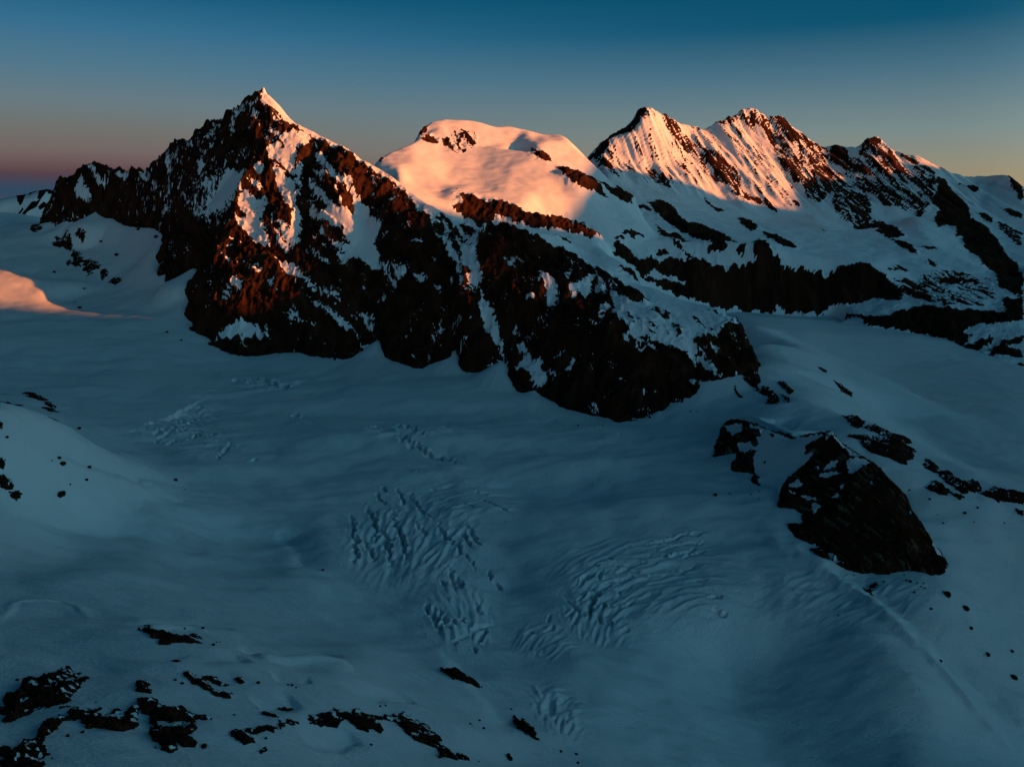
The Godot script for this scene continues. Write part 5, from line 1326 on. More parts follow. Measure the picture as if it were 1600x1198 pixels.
func make_outcrops() -> void:
	outcrop("large ragged rock outcrop at the left edge, uppermost of the lower left group", "rock outcrops in the snow slope below the camera", 9, [-293.5, 385.1, -300.5, 403.6, -301.7, 418.4, -298.9, 426.1, -296.7, 433.6, -297.4, 446.5, -293.1, 449.6, -285.5, 447.2, -282.2, 449.7, -278.7, 440.0, -270.1, 425.0, -267.0, 412.0, -265.7, 401.7, -263.5, 393.4, -270.2, 392.3, -274.1, 388.3, -279.2, 383.7, -279.8, 373.9, -285.2, 372.9])
	outcrop("long toothed rock outcrop right of the large ragged one, ending in a blunt block", "rock outcrops in the snow slope below the camera", 6, [-261.1, 391.7, -255.7, 391.0, -251.4, 390.0, -246.5, 392.7, -244.6, 395.8, -238.5, 385.7, -235.1, 386.8, -234.2, 395.5, -231.0, 396.5, -227.5, 402.5, -223.6, 400.3, -216.5, 386.4, -215.5, 378.8, -223.2, 373.1, -230.8, 375.6, -236.0, 373.9, -243.0, 378.5, -250.7, 379.5])
	outcrop("broken string of dark rocks climbing from the bottom left corner", "rock outcrops in the snow slope below the camera", 5, [-259.2, 363.3, -260.5, 375.1, -257.4, 377.3, -257.1, 382.1, -252.2, 379.0, -252.3, 373.2, -250.9, 363.8, -252.2, 359.1, -255.4, 356.1])
	outcrop("dark rock outcrop cut off by the bottom left corner of the view", "rock outcrops in the snow slope below the camera", 8, [-265.3, 343.4, -259.2, 344.1, -257.6, 350.4, -255.0, 354.1, -251.7, 356.2, -249.0, 349.9, -245.0, 350.0, -243.2, 341.9, -239.3, 338.3, -236.7, 329.1, -237.0, 327.0, -251.8, 323.5])
	outcrop("small square rock on the crest above the wedge shaped outcrop", "rock outcrops in the snow slope below the camera", 5, [-241.0, 433.2, -236.8, 437.1, -229.7, 428.6, -225.3, 418.4, -231.8, 418.8])
	outcrop("wedge shaped black outcrop pointing downhill with a snow strip across it", "rock outcrops in the snow slope below the camera", 9, [-227.3, 412.6, -223.1, 412.9, -218.6, 409.5, -213.4, 412.8, -207.4, 408.0, -202.7, 412.5, -199.2, 406.8, -191.7, 406.9, -186.2, 405.1, -188.3, 398.8, -195.3, 395.6, -203.0, 394.3, -207.0, 389.1, -204.1, 386.8, -197.1, 391.3, -187.6, 394.9, -184.0, 387.6, -182.0, 377.3, -185.0, 370.2, -188.6, 360.9, -195.5, 368.4, -203.6, 378.0, -213.2, 392.4])
	outcrop("crescent shaped black outcrop under the little snow crown at lower left", "rock outcrops in the snow slope below the camera", 7, [-292.1, 542.5, -284.4, 539.5, -275.0, 532.8, -265.6, 531.2, -255.7, 528.1, -249.6, 530.9, -237.8, 525.8, -240.6, 515.6, -246.5, 507.3, -254.5, 504.5, -264.6, 511.0, -276.7, 523.8])
	outcrop("small rock just above the right end of the crescent shaped outcrop", "rock outcrops in the snow slope below the camera", 3, [-258.5, 549.8, -258.3, 559.3, -246.5, 547.1, -246.9, 538.8])
	outcrop("slanting rock outcrop with a hooked foot, right of the square rock", "rock outcrops in the snow slope below the camera", 5, [-222.9, 458.8, -218.9, 461.9, -209.9, 455.7, -202.2, 452.3, -197.2, 445.1, -186.2, 445.9, -184.1, 441.7, -188.9, 434.1, -197.1, 439.7, -209.5, 447.3])
	outcrop("thin crumbly rock strip above the hooked outcrop", "rock outcrops in the snow slope below the camera", 3, [-210.1, 460.0, -204.4, 465.8, -196.6, 459.7, -191.4, 459.8, -195.7, 454.4, -202.7, 456.3])
	outcrop("round crumbly rock at the right end of the thin strip", "rock outcrops in the snow slope below the camera", 3, [-191.5, 467.3, -187.4, 472.5, -183.3, 463.6, -186.9, 462.2])
	outcrop("tiny flat rock in the blue hollow above the hooked outcrop", "rock outcrops in the snow slope below the camera", 2, [-236.9, 473.3, -229.6, 474.3, -230.7, 469.2])
	outcrop("spiky dark rock at the left end of the low rock bar", "rock outcrops in the snow slope below the camera", 4, [-167.4, 392.9, -165.4, 400.1, -160.6, 399.8, -154.5, 398.3, -152.6, 392.7, -157.0, 387.1, -163.8, 390.7])
	outcrop("low dark rock bar rising to the right toward the long curved cliff", "rock outcrops in the snow slope below the camera", 4, [-161.3, 401.7, -155.7, 410.4, -150.2, 417.1, -147.2, 426.7, -141.1, 433.0, -137.9, 434.4, -139.6, 428.0, -145.1, 419.8, -146.8, 412.5, -153.7, 407.2, -158.3, 398.4])
	outcrop("short rock sliver above the low rock bar", "rock outcrops in the snow slope below the camera", 3, [-161.5, 430.8, -157.1, 432.7, -149.0, 429.1, -152.5, 427.5, -158.2, 426.9])
	outcrop("pair of flat rocks in the snow above the left end of the curved cliff", "rock outcrops in the snow slope below the camera", 2.5, [-157.4, 448.2, -153.6, 451.2, -146.0, 452.2, -148.6, 448.2, -154.6, 447.7])
	outcrop("long black curved cliff band sweeping down to the bottom edge", "rock outcrops in the snow slope below the camera", 8, [-141.9, 445.0, -136.8, 447.0, -127.7, 452.6, -124.3, 455.9, -129.0, 466.4, -126.7, 470.2, -121.2, 465.7, -113.1, 463.1, -106.1, 471.7, -99.6, 484.4, -95.2, 492.1, -96.8, 501.1, -90.6, 506.6, -80.3, 509.2, -71.4, 505.6, -62.6, 501.0, -56.5, 488.1, -49.5, 476.0, -40.9, 467.6, -39.4, 462.6, -48.6, 454.1, -54.5, 468.4, -61.1, 477.9, -68.7, 483.5, -77.6, 482.0, -87.4, 479.5, -96.8, 469.3, -105.2, 456.5, -112.9, 447.9, -122.9, 441.6, -133.1, 437.3, -137.3, 437.5])
	outcrop("black rock at the bottom edge just right of the curved cliff", "rock outcrops in the snow slope below the camera", 5, [-41.0, 476.9, -35.3, 482.4, -30.6, 475.9, -37.0, 469.1])
	outcrop("lone sharp toothed outcrop below the second crevasse field", "rock outcrops in the snow slope below the camera", 8, [-73.3, 662.5, -68.8, 657.5, -61.6, 654.9, -56.6, 664.7, -53.0, 671.3, -48.8, 670.4, -43.3, 658.0, -35.0, 654.2, -30.2, 650.0, -35.4, 639.0, -45.2, 633.6, -53.0, 633.5, -61.3, 639.2, -68.9, 646.9])
	outcrop("slim black lens of rock slanting down beside the snow cliff", "rock outcrops in the snow slope below the camera", 7, [-0.7, 604.9, 5.2, 602.8, 11.7, 601.4, 15.9, 595.0, 19.8, 583.3, 22.5, 568.1, 16.3, 569.7, 9.2, 575.3, 4.0, 583.0])
	outcrop("small black oval rock below the slim lens of rock", "rock outcrops in the snow slope below the camera", 4, [-4.9, 522.0, -2.1, 525.8, 1.0, 519.3, -2.0, 514.8])
	outcrop("thin broken rock rib left of the slim lens of rock", "rock outcrops in the snow slope below the camera", 2.5, [-37.5, 546.0, -33.4, 543.1, -29.0, 535.9, -33.1, 538.1])
	outcrop("little flat rock below the low rock bar", "rock outcrops in the snow slope below the camera", 2, [-148.5, 387.5, -146.5, 392.5, -143.9, 392.1, -146.8, 385.2])
	outcrop("dark rock patch near the top of the left hill", "rock outcrops on the snowy hill at the left edge", 8, [-1105.9, 1680.9, -1079.0, 1685.2, -1043.2, 1652.4, -1006.7, 1596.3, -1017.2, 1588.7, -1062.1, 1632.2])
	outcrop("dark rock on the right shoulder of the left hill, below its top patch", "rock outcrops on the snowy hill at the left edge", 7, [-1006.2, 1597.6, -1002.7, 1606.5, -945.9, 1536.6, -918.1, 1477.3, -967.6, 1539.8])
	outcrop("long slanting rock stripe on the left hill face", "rock outcrops on the snowy hill at the left edge", 7, [-1129.9, 1644.2, -1064.3, 1560.7, -995.3, 1481.5, -942.0, 1427.2, -624.1, 951.3, -631.0, 945.2, -976.8, 1442.3, -1041.6, 1519.2])
	outcrop("dark rock at the left edge halfway down the left hill", "rock outcrops on the snowy hill at the left edge", 6, [-607.2, 863.4, -602.5, 868.9, -599.6, 858.4, -602.4, 854.2])
	outcrop("largest dark rock at the foot of the left hill", "rock outcrops on the snowy hill at the left edge", 8, [-600.1, 849.7, -593.5, 853.8, -584.4, 850.6, -589.4, 841.2, -594.9, 839.9])
	outcrop("flat dark rock just right of the largest one at the hill foot", "rock outcrops on the snowy hill at the left edge", 5, [-587.5, 840.1, -583.0, 847.9, -577.6, 853.0, -578.2, 838.8, -584.3, 838.6])
	outcrop("small dark rock at the left edge under the slanting stripe", "rock outcrops on the snowy hill at the left edge", 5, [-630.1, 907.5, -626.4, 908.1, -622.7, 898.8, -624.3, 896.9])
	outcrop("ragged rock mass at the upper end of the low ridge, touching the big peak", "rock outcrops along the low ridge beside the glacier", 10, [572.7, 1947.6, 589.7, 1942.8, 550.9, 1755.3, 573.9, 1766.2, 569.0, 1713.3, 546.9, 1647.2, 544.3, 1693.9, 529.7, 1719.8])
	outcrop("blocky rock on the low ridge, second group below the big peak", "rock outcrops along the low ridge beside the glacier", 9, [567.8, 1682.0, 573.2, 1647.8, 575.4, 1598.5, 558.2, 1554.4, 538.0, 1568.6, 558.8, 1618.2, 550.8, 1651.6])
	outcrop("slim tilted rock right of the blocky one on the low ridge", "rock outcrops along the low ridge beside the glacier", 6, [587.3, 1626.9, 589.2, 1572.0, 576.0, 1548.6])
	outcrop("spiky rock on the crest of the low ridge above the slim tilted one", "rock outcrops along the low ridge beside the glacier", 6, [600.6, 1691.8, 618.5, 1696.1, 618.2, 1631.3, 600.8, 1612.9, 601.8, 1654.5])
	outcrop("small rock in the steep snow below the upper ridge rocks", "rock outcrops along the low ridge beside the glacier", 5, [508.3, 1706.0, 506.9, 1684.8, 511.3, 1641.6, 504.8, 1646.3, 501.0, 1677.4])
	outcrop("small black rock on the bright snow slope behind the low ridge", "rock outcrops along the low ridge beside the glacier", 5, [832.4, 2045.8, 861.5, 2045.7, 834.8, 1996.4, 824.0, 2003.0])
	outcrop("long black rock on the bright snow slope behind the low ridge", "rock outcrops along the low ridge beside the glacier", 7, [845.0, 1963.2, 870.0, 1966.9, 886.8, 1941.6, 868.7, 1901.4, 841.9, 1892.0])
	outcrop("jagged crest rock where the low ridge bends behind the knoll", "rock outcrops along the low ridge beside the glacier", 8, [651.9, 1452.0, 678.4, 1457.0, 672.5, 1406.3, 639.7, 1359.0, 641.3, 1388.9, 642.3, 1418.1])
	outcrop("large ring shaped rock mass with snow in it, on the ridge behind the knoll", "rock outcrops along the low ridge beside the glacier", 13, [661.3, 1382.4, 699.3, 1414.0, 697.9, 1372.1, 725.3, 1384.9, 721.4, 1336.7, 708.1, 1284.8, 693.1, 1250.9, 671.8, 1233.4, 648.2, 1219.3, 640.7, 1229.4, 630.6, 1238.8, 618.0, 1247.8, 614.9, 1278.5, 607.0, 1294.3, 623.0, 1330.9, 641.2, 1337.3, 634.6, 1308.0, 664.5, 1335.1, 664.8, 1360.1])
	outcrop("small hooked crest rock right of the ring shaped mass", "rock outcrops along the low ridge beside the glacier", 6, [728.1, 1281.4, 730.1, 1240.4, 708.2, 1215.8, 693.8, 1223.6, 708.1, 1252.0])
	outcrop("large black slab on the ridge crest right of the hooked rock", "rock outcrops along the low ridge beside the glacier", 10, [715.6, 1225.7, 732.2, 1233.4, 745.3, 1230.8, 736.0, 1199.2, 753.3, 1197.6, 768.5, 1206.3, 772.3, 1184.5, 744.5, 1150.9, 728.7, 1150.7, 711.7, 1141.3, 705.7, 1158.8, 704.3, 1185.6])
	outcrop("dark rock under the left end of the large black slab", "rock outcrops along the low ridge beside the glacier", 7, [654.3, 1154.2, 664.0, 1154.1, 683.6, 1173.1, 693.0, 1160.8, 695.0, 1145.6, 682.8, 1126.9, 669.9, 1131.6, 660.1, 1142.4])
	outcrop("small dark rock at the lower right of the rock under the slab", "rock outcrops along the low ridge beside the glacier", 5, [692.5, 1141.7, 706.2, 1138.4, 712.9, 1132.3, 695.9, 1119.2])
	outcrop("long black rock band on the ridge at the right edge", "rock outcrops along the low ridge beside the glacier", 10, [751.9, 1157.1, 773.1, 1166.2, 802.1, 1194.3, 810.7, 1185.2, 830.8, 1194.2, 841.1, 1185.7, 815.2, 1145.1, 790.4, 1142.2, 763.9, 1130.5, 752.7, 1138.0])
	outcrop("short black rock at the right edge below the long band", "rock outcrops along the low ridge beside the glacier", 6, [792.0, 1128.6, 803.3, 1125.9, 796.1, 1113.9, 788.2, 1115.8])
	outcrop("rounded rock step at the lower left foot of the knoll", "rock outcrops along the low ridge beside the glacier", 9, [428.9, 1023.2, 444.7, 1028.6, 454.3, 1017.2, 451.6, 998.0, 438.5, 1002.6])
	outcrop("crumbling rock trail running down from the foot of the knoll", "rock outcrops along the low ridge beside the glacier", 4, [473.7, 941.1, 488.0, 951.5, 495.9, 954.4, 495.5, 948.0, 482.0, 937.8, 479.1, 923.4, 473.5, 926.1])
	outcrop("dark low rock below the right foot of the knoll", "rock outcrops along the low ridge beside the glacier", 4, [573.0, 929.3, 579.2, 930.1, 582.0, 922.1, 575.1, 918.9])
	outcrop("small rocks at the far left end of the moraine rib", "rocks of the moraine rib under the left ridge", 8, [-2113.5, 3420.4, -2141.9, 3515.7, -2064.1, 3436.8, -2061.4, 3393.1])
	outcrop("crumbly rock block where the moraine rib leaves the dark ridge", "rocks of the moraine rib under the left ridge", 12, [-1934.2, 3270.0, -1942.3, 3336.6, -1905.5, 3333.9, -1852.9, 3286.8, -1837.3, 3245.4, -1890.3, 3271.5])
	outcrop("upright dark rock in the middle of the moraine rib", "rocks of the moraine rib under the left ridge", 12, [-1838.4, 3247.6, -1801.9, 3234.9, -1757.1, 3176.9, -1736.1, 3103.3, -1768.7, 3111.0, -1794.0, 3179.6])
	outcrop("widest dark rock of the moraine rib, right of its upright one", "rocks of the moraine rib under the left ridge", 12, [-1737.5, 3135.3, -1721.6, 3162.9, -1670.6, 3128.2, -1641.6, 3079.1, -1663.3, 3072.1, -1662.8, 3022.7, -1691.7, 3062.0])
	outcrop("dark rock near the lower end of the moraine rib", "rocks of the moraine rib under the left ridge", 9, [-1628.9, 3050.2, -1616.5, 3075.0, -1584.7, 3034.3, -1587.4, 2982.6])
	outcrop("dark rock forming the lower end of the moraine rib", "rocks of the moraine rib under the left ridge", 9, [-1555.1, 2973.9, -1541.0, 2994.7, -1508.6, 2974.0, -1490.7, 2928.2, -1520.2, 2930.0])
	outcrop("flat dark rock on the snow shelf above the moraine rib", "rocks of the moraine rib under the left ridge", 7, [-1847.0, 3295.6, -1835.1, 3313.8, -1797.5, 3302.2, -1799.5, 3271.2])
	outcrop("dark spur on the left side of the upright moraine rock", "rocks of the moraine rib under the left ridge", 7, [-1802.3, 3129.7, -1807.4, 3167.4, -1779.6, 3134.1, -1781.2, 3098.2])


func make_boulders() -> void:
	boulder("leftmost dark boulder on the snow slope under the left hill", "boulders under the left hill", 6.0, -614.0, 891.8, 0)
	boulder("second dark boulder from the left on the snow slope under the left hill", "boulders under the left hill", 3.4, -579.5, 917.7, 1)
	boulder("third dark boulder from the left on the snow slope under the left hill", "boulders under the left hill", 6.6, -578.7, 932.3, 2)
	boulder("fourth dark boulder from the left on the snow slope under the left hill", "boulders under the left hill", 13.6, -560.1, 895.3, 3)
	boulder("fifth dark boulder from the left on the snow slope under the left hill", "boulders under the left hill", 10.3, -572.7, 927.8, 4)
	boulder("sixth dark boulder from the left on the snow slope under the left hill", "boulders under the left hill", 4.1, -558.5, 913.6, 5)
	boulder("seventh dark boulder from the left on the snow slope under the left hill", "boulders under the left hill", 10.9, -800.7, 1361.2, 6)
	boulder("eighth dark boulder from the left on the snow slope under the left hill", "boulders under the left hill", 5.6, -552.3, 940.0, 7)
	boulder("ninth dark boulder from the left on the snow slope under the left hill", "boulders under the left hill", 7.3, -561.0, 964.2, 8)
	boulder("tenth dark boulder from the left on the snow slope under the left hill", "boulders under the left hill", 8.3, -532.9, 1146.7, 9)
	boulder("rightmost dark boulder on the snow slope under the left hill", "boulders under the left hill", 3.0, -507.0, 1115.7, 10)
	boulder("lone dark boulder on the open glacier left of the crevasses", "boulder on the open glacier", 5.1, -239.5, 889.6, 11)
	boulder("leftmost dark boulder in the blue hollow left of the knoll", "boulders in the hollow left of the knoll", 8.9, 334.4, 1184.5, 12)
	boulder("second dark boulder from the left in the blue hollow left of the knoll", "boulders in the hollow left of the knoll", 4.7, 361.6, 1197.5, 13)
	boulder("third dark boulder from the left in the blue hollow left of the knoll", "boulders in the hollow left of the knoll", 3.4, 394.4, 1188.3, 14)
	boulder("fourth dark boulder from the left in the blue hollow left of the knoll", "boulders in the hollow left of the knoll", 3.9, 410.2, 1195.2, 15)
	boulder("fifth dark boulder from the left in the blue hollow left of the knoll", "boulders in the hollow left of the knoll", 3.8, 402.8, 1170.8, 16)
	boulder("sixth dark boulder from the left in the blue hollow left of the knoll", "boulders in the hollow left of the knoll", 5.5, 453.2, 1264.4, 17)
	boulder("seventh dark boulder from the left in the blue hollow left of the knoll", "boulders in the hollow left of the knoll", 4.4, 493.3, 1325.6, 18)
	boulder("rightmost dark boulder in the blue hollow left of the knoll", "boulders in the hollow left of the knoll", 4.4, 498.7, 1316.8, 19)
	boulder("leftmost dark boulder in the snow under the knoll", "boulders under the knoll", 2.7, 412.7, 875.2, 20)
	boulder("second dark boulder from the left in the snow under the knoll", "boulders under the knoll", 3.0, 473.1, 970.6, 21)
	boulder("third dark boulder from the left in the snow under the knoll", "boulders under the knoll", 3.8, 507.2, 976.3, 22)
	boulder("fourth dark boulder from the left in the snow under the knoll", "boulders under the knoll", 4.1, 505.0, 951.0, 23)
	boulder("fifth dark boulder from the left in the snow under the knoll", "boulders under the knoll", 3.0, 539.4, 965.0, 24)
	boulder("sixth dark boulder from the left in the snow under the knoll", "boulders under the knoll", 4.1, 534.1, 948.5, 25)
	boulder("seventh dark boulder from the left in the snow under the knoll", "boulders under the knoll", 6.0, 537.5, 945.3, 26)
	boulder("eighth dark boulder from the left in the snow under the knoll", "boulders under the knoll", 4.0, 531.4, 921.0, 27)
	boulder("ninth dark boulder from the left in the snow under the knoll", "boulders under the knoll", 3.4, 545.5, 941.5, 28)
	boulder("tenth dark boulder from the left in the snow under the knoll", "boulders under the knoll", 3.4, 546.8, 934.0, 29)
	boulder("eleventh dark boulder from the left in the snow under the knoll", "boulders under the knoll", 3.4, 554.1, 942.4, 30)
	boulder("twelfth dark boulder from the left in the snow under the knoll", "boulders under the knoll", 3.4, 550.9, 932.4, 31)
	boulder("rightmost dark boulder in the snow under the knoll", "boulders under the knoll", 4.7, 538.8, 892.2, 32)
	boulder("leftmost dark boulder in the snow bowl left of the big peak", "boulders in the snow bowl left of the big peak", 15.6, -1775.2, 2995.9, 33)
	boulder("second dark boulder from the left in the snow bowl left of the big peak", "boulders in the snow bowl left of the big peak", 6.6, -1588.1, 2780.9, 34)
	boulder("third dark boulder from the left in the snow bowl left of the big peak", "boulders in the snow bowl left of the big peak", 17.0, -1523.3, 2692.1, 35)
	boulder("fourth dark boulder from the left in the snow bowl left of the big peak", "boulders in the snow bowl left of the big peak", 12.6, -1613.5, 2900.5, 36)
	boulder("fifth dark boulder from the left in the snow bowl left of the big peak", "boulders in the snow bowl left of the big peak", 16.6, -1731.8, 3283.0, 37)
	boulder("sixth dark boulder from the left in the snow bowl left of the big peak", "boulders in the snow bowl left of the big peak", 23.2, -1606.4, 3156.5, 38)
	boulder("seventh dark boulder from the left in the snow bowl left of the big peak", "boulders in the snow bowl left of the big peak", 16.4, -1584.0, 3300.0, 39)
	boulder("eighth dark boulder from the left in the snow bowl left of the big peak", "boulders in the snow bowl left of the big peak", 19.7, -1539.4, 3223.1, 40)
	boulder("ninth dark boulder from the left in the snow bowl left of the big peak", "boulders in the snow bowl left of the big peak", 24.4, -1397.9, 3067.9, 41)
	boulder("tenth dark boulder from the left in the snow bowl left of the big peak", "boulders in the snow bowl left of the big peak", 11.7, -1084.1, 2381.4, 42)
	boulder("rightmost dark boulder in the snow bowl left of the big peak", "boulders in the snow bowl left of the big peak", 9.6, -1015.7, 2321.8, 43)
	boulder("leftmost dark boulder at the foot of the big dark wall", "boulders at the foot of the dark wall", 7.4, 112.3, 1795.4, 44)
	boulder("second dark boulder from the left at the foot of the big dark wall", "boulders at the foot of the dark wall", 3.4, 115.0, 1656.5, 45)
	boulder("third dark boulder from the left at the foot of the big dark wall", "boulders at the foot of the dark wall", 6.3, 148.2, 1650.9, 46)
	boulder("fourth dark boulder from the left at the foot of the big dark wall", "boulders at the foot of the dark wall", 3.3, 180.0, 1607.9, 47)
	boulder("fifth dark boulder from the left at the foot of the big dark wall", "boulders at the foot of the dark wall", 3.9, 201.5, 1623.4, 48)
	boulder("sixth dark boulder from the left at the foot of the big dark wall", "boulders at the foot of the dark wall", 3.8, 231.8, 1565.1, 49)
	boulder("seventh dark boulder from the left at the foot of the big dark wall", "boulders at the foot of the dark wall", 5.2, 395.8, 1640.4, 50)
	boulder("rightmost dark boulder at the foot of the big dark wall", "boulders at the foot of the dark wall", 4.6, 410.1, 1634.2, 51)
	boulder("leftmost dark boulder among the rock outcrops at lower left", "boulders among the lower left outcrops", 2.6, -309.2, 423.2, 52)
	boulder("second dark boulder from the left among the rock outcrops at lower left", "boulders among the lower left outcrops", 2.8, -241.7, 361.2, 53)
	boulder("third dark boulder from the left among the rock outcrops at lower left", "boulders among the lower left outcrops", 2.6, -236.9, 367.0, 54)
	boulder("fourth dark boulder from the left among the rock outcrops at lower left", "boulders among the lower left outcrops", 1.3, -248.9, 401.9, 55)
	boulder("fifth dark boulder from the left among the rock outcrops at lower left", "boulders among the lower left outcrops", 3.0, -221.5, 445.1, 56)
	boulder("sixth dark boulder from the left among the rock outcrops at lower left", "boulders among the lower left outcrops", 3.1, -214.5, 439.6, 57)
	boulder("seventh dark boulder from the left among the rock outcrops at lower left", "boulders among the lower left outcrops", 2.6, -268.0, 563.9, 58)
	boulder("eighth dark boulder from the left among the rock outcrops at lower left", "boulders among the lower left outcrops", 3.7, -257.4, 573.7, 59)
	boulder("ninth dark boulder from the left among the rock outcrops at lower left", "boulders among the lower left outcrops", 4.8, -175.4, 376.6, 60)
	boulder("tenth dark boulder from the left among the rock outcrops at lower left", "boulders among the lower left outcrops", 4.2, -229.9, 527.2, 61)
	boulder("eleventh dark boulder from the left among the rock outcrops at lower left", "boulders among the lower left outcrops", 1.9, -234.2, 543.9, 62)
	boulder("twelfth dark boulder from the left among the rock outcrops at lower left", "boulders among the lower left outcrops", 1.6, -234.5, 550.9, 63)
	boulder("thirteenth dark boulder from the left among the rock outcrops at lower left", "boulders among the lower left outcrops", 1.7, -174.4, 419.5, 64)
	boulder("rightmost dark boulder among the rock outcrops at lower left", "boulders among the lower left outcrops", 2.0, -157.1, 397.6, 65)
	boulder("leftmost dark boulder in the snow around the long curved cliff", "boulders around the curved cliff", 1.7, -174.0, 419.7, 66)
	boulder("second dark boulder from the left in the snow around the long curved cliff", "boulders around the curved cliff", 3.7, -175.7, 468.5, 67)
	boulder("third dark boulder from the left in the snow around the long curved cliff", "boulders around the curved cliff", 2.5, -148.9, 401.3, 68)
	boulder("fourth dark boulder from the left in the snow around the long curved cliff", "boulders around the curved cliff", 2.3, -159.3, 481.1, 69)
	boulder("fifth dark boulder from the left in the snow around the long curved cliff", "boulders around the curved cliff", 3.0, -156.8, 481.7, 70)
	boulder("sixth dark boulder from the left in the snow around the long curved cliff", "boulders around the curved cliff", 2.1, -153.4, 479.8, 71)
	boulder("seventh dark boulder from the left in the snow around the long curved cliff", "boulders around the curved cliff", 2.7, -94.0, 442.3, 72)
	boulder("eighth dark boulder from the left in the snow around the long curved cliff", "boulders around the curved cliff", 2.6, -98.9, 503.4, 73)
	boulder("rightmost dark boulder in the snow around the long curved cliff", "boulders around the curved cliff", 2.6, -95.7, 508.8, 74)
	boulder("leftmost dark boulder on the right snow slope below the low ridge", "boulders below the low ridge", 4.9, 628.7, 1140.7, 75)
	boulder("second dark boulder from the left on the right snow slope below the low ridge", "boulders below the low ridge", 6.2, 649.3, 1118.6, 76)
	boulder("third dark boulder from the left on the right snow slope below the low ridge", "boulders below the low ridge", 4.8, 706.3, 1215.9, 77)
	boulder("fourth dark boulder from the left on the right snow slope below the low ridge", "boulders below the low ridge", 2.6, 648.1, 1089.9, 78)
	boulder("fifth dark boulder from the left on the right snow slope below the low ridge", "boulders below the low ridge", 4.3, 646.9, 1070.8, 79)
	boulder("sixth dark boulder from the left on the right snow slope below the low ridge", "boulders below the low ridge", 7.1, 692.4, 1094.9, 80)
	boulder("seventh dark boulder from the left on the right snow slope below the low ridge", "boulders below the low ridge", 3.1, 697.8, 1078.6, 81)
	boulder("eighth dark boulder from the left on the right snow slope below the low ridge", "boulders below the low ridge", 5.5, 719.1, 1107.6, 82)
	boulder("rightmost dark boulder on the right snow slope below the low ridge", "boulders below the low ridge", 3.6, 752.5, 1090.7, 83)
	boulder("leftmost dark boulder in the dusky slope at the lower right edge", "boulders in the lower right slope", 6.2, 513.8, 816.9, 84)
	boulder("second dark boulder from the left in the dusky slope at the lower right edge", "boulders in the lower right slope", 11.9, 577.2, 924.7, 85)
	boulder("third dark boulder from the left in the dusky slope at the lower right edge", "boulders in the lower right slope", 10.8, 596.6, 912.0, 86)
	boulder("fourth dark boulder from the left in the dusky slope at the lower right edge", "boulders in the lower right slope", 6.8, 587.0, 881.2, 87)
	boulder("fifth dark boulder from the left in the dusky slope at the lower right edge", "boulders in the lower right slope", 8.2, 593.3, 851.0, 88)
	boulder("sixth dark boulder from the left in the dusky slope at the lower right edge", "boulders in the lower right slope", 5.9, 639.9, 874.9, 89)
	boulder("rightmost dark boulder in the dusky slope at the lower right edge", "boulders in the lower right slope", 10.3, 618.6, 835.3, 90)
	boulder("leftmost dark boulder near the bottom edge right of the curved cliff", "boulders near the bottom edge", 1.8, -24.3, 481.7, 91)
	boulder("second dark boulder from the left near the bottom edge right of the curved cliff", "boulders near the bottom edge", 3.1, -27.3, 558.5, 92)
	boulder("third dark boulder from the left near the bottom edge right of the curved cliff", "boulders near the bottom edge", 2.5, -29.0, 647.8, 93)
	boulder("fourth dark boulder from the left near the bottom edge right of the curved cliff", "boulders near the bottom edge", 3.0, -23.2, 542.0, 94)
	boulder("fifth dark boulder from the left near the bottom edge right of the curved cliff", "boulders near the bottom edge", 2.3, -0.7, 614.3, 95)
	boulder("sixth dark boulder from the left near the bottom edge right of the curved cliff", "boulders near the bottom edge", 3.5, 41.9, 564.4, 96)
	boulder("seventh dark boulder from the left near the bottom edge right of the curved cliff", "boulders near the bottom edge", 3.5, 55.3, 569.4, 97)
	boulder("rightmost dark boulder near the bottom edge right of the curved cliff", "boulders near the bottom edge", 3.0, 55.1, 551.1, 98)


func heap_cones() -> void:
	cones.append(Vector3(-397, -404, 2235))
	cones.append(Vector3(-158, -406, 2095))
	cones.append(Vector3(-29, -412, 1975))
	cones.append(Vector3(-1119, -234, 2715))
	cones.append(Vector3(58, -455, 1860))
	cones.append(Vector3(502, -402, 1725))
	cones.append(Vector3(334, -464, 1680))
	cones.append(Vector3(431, -431, 1700))
	cones.append(Vector3(-719, -455, 2290))
	cones.append(Vector3(-1812, -51, 3430))


func stretch_ice() -> void:
	wrinkles.furrows(-142, 1052, 123, 224, 0.14, 0.31, 26, 2.6, 80)
	wrinkles.furrows(-61, 826, 53, 116, -0.14, 0.17, 20, 2.2, 81)
	wrinkles.furrows(191, 952, 168, 139, 1.08, 0.52, 22, 2.4, 82)
	wrinkles.furrows(103, 855, 57, 83, 0.35, 0.70, 16, 2.4, 83)
	wrinkles.furrows(37, 788, 45, 63, 0.52, 0.35, 14, 1.8, 84)
	wrinkles.furrows(-728, 1618, 137, 245, 1.08, 0.17, 34, 4.0, 85)
	wrinkles.furrows(-586, 1461, 94, 215, 0.87, 0.17, 30, 2.5, 86)
	wrinkles.furrows(-216, 1554, 129, 115, 1.40, 0.09, 34, 6.0, 87)
	wrinkles.furrows(-630, 1986, 140, 104, 1.40, 0.00, 38, 7.0, 88)
	wrinkles.furrows(43, 647, 33, 72, 0.26, 0.70, 13, 2.6, 89)
	wrinkles.furrows(439, 920, 147, 85, 1.05, 0.00, 18, 1.2, 90)
	wrinkles.furrows(-54, 1215, 130, 132, 1.13, 0.35, 24, 1.6, 91)


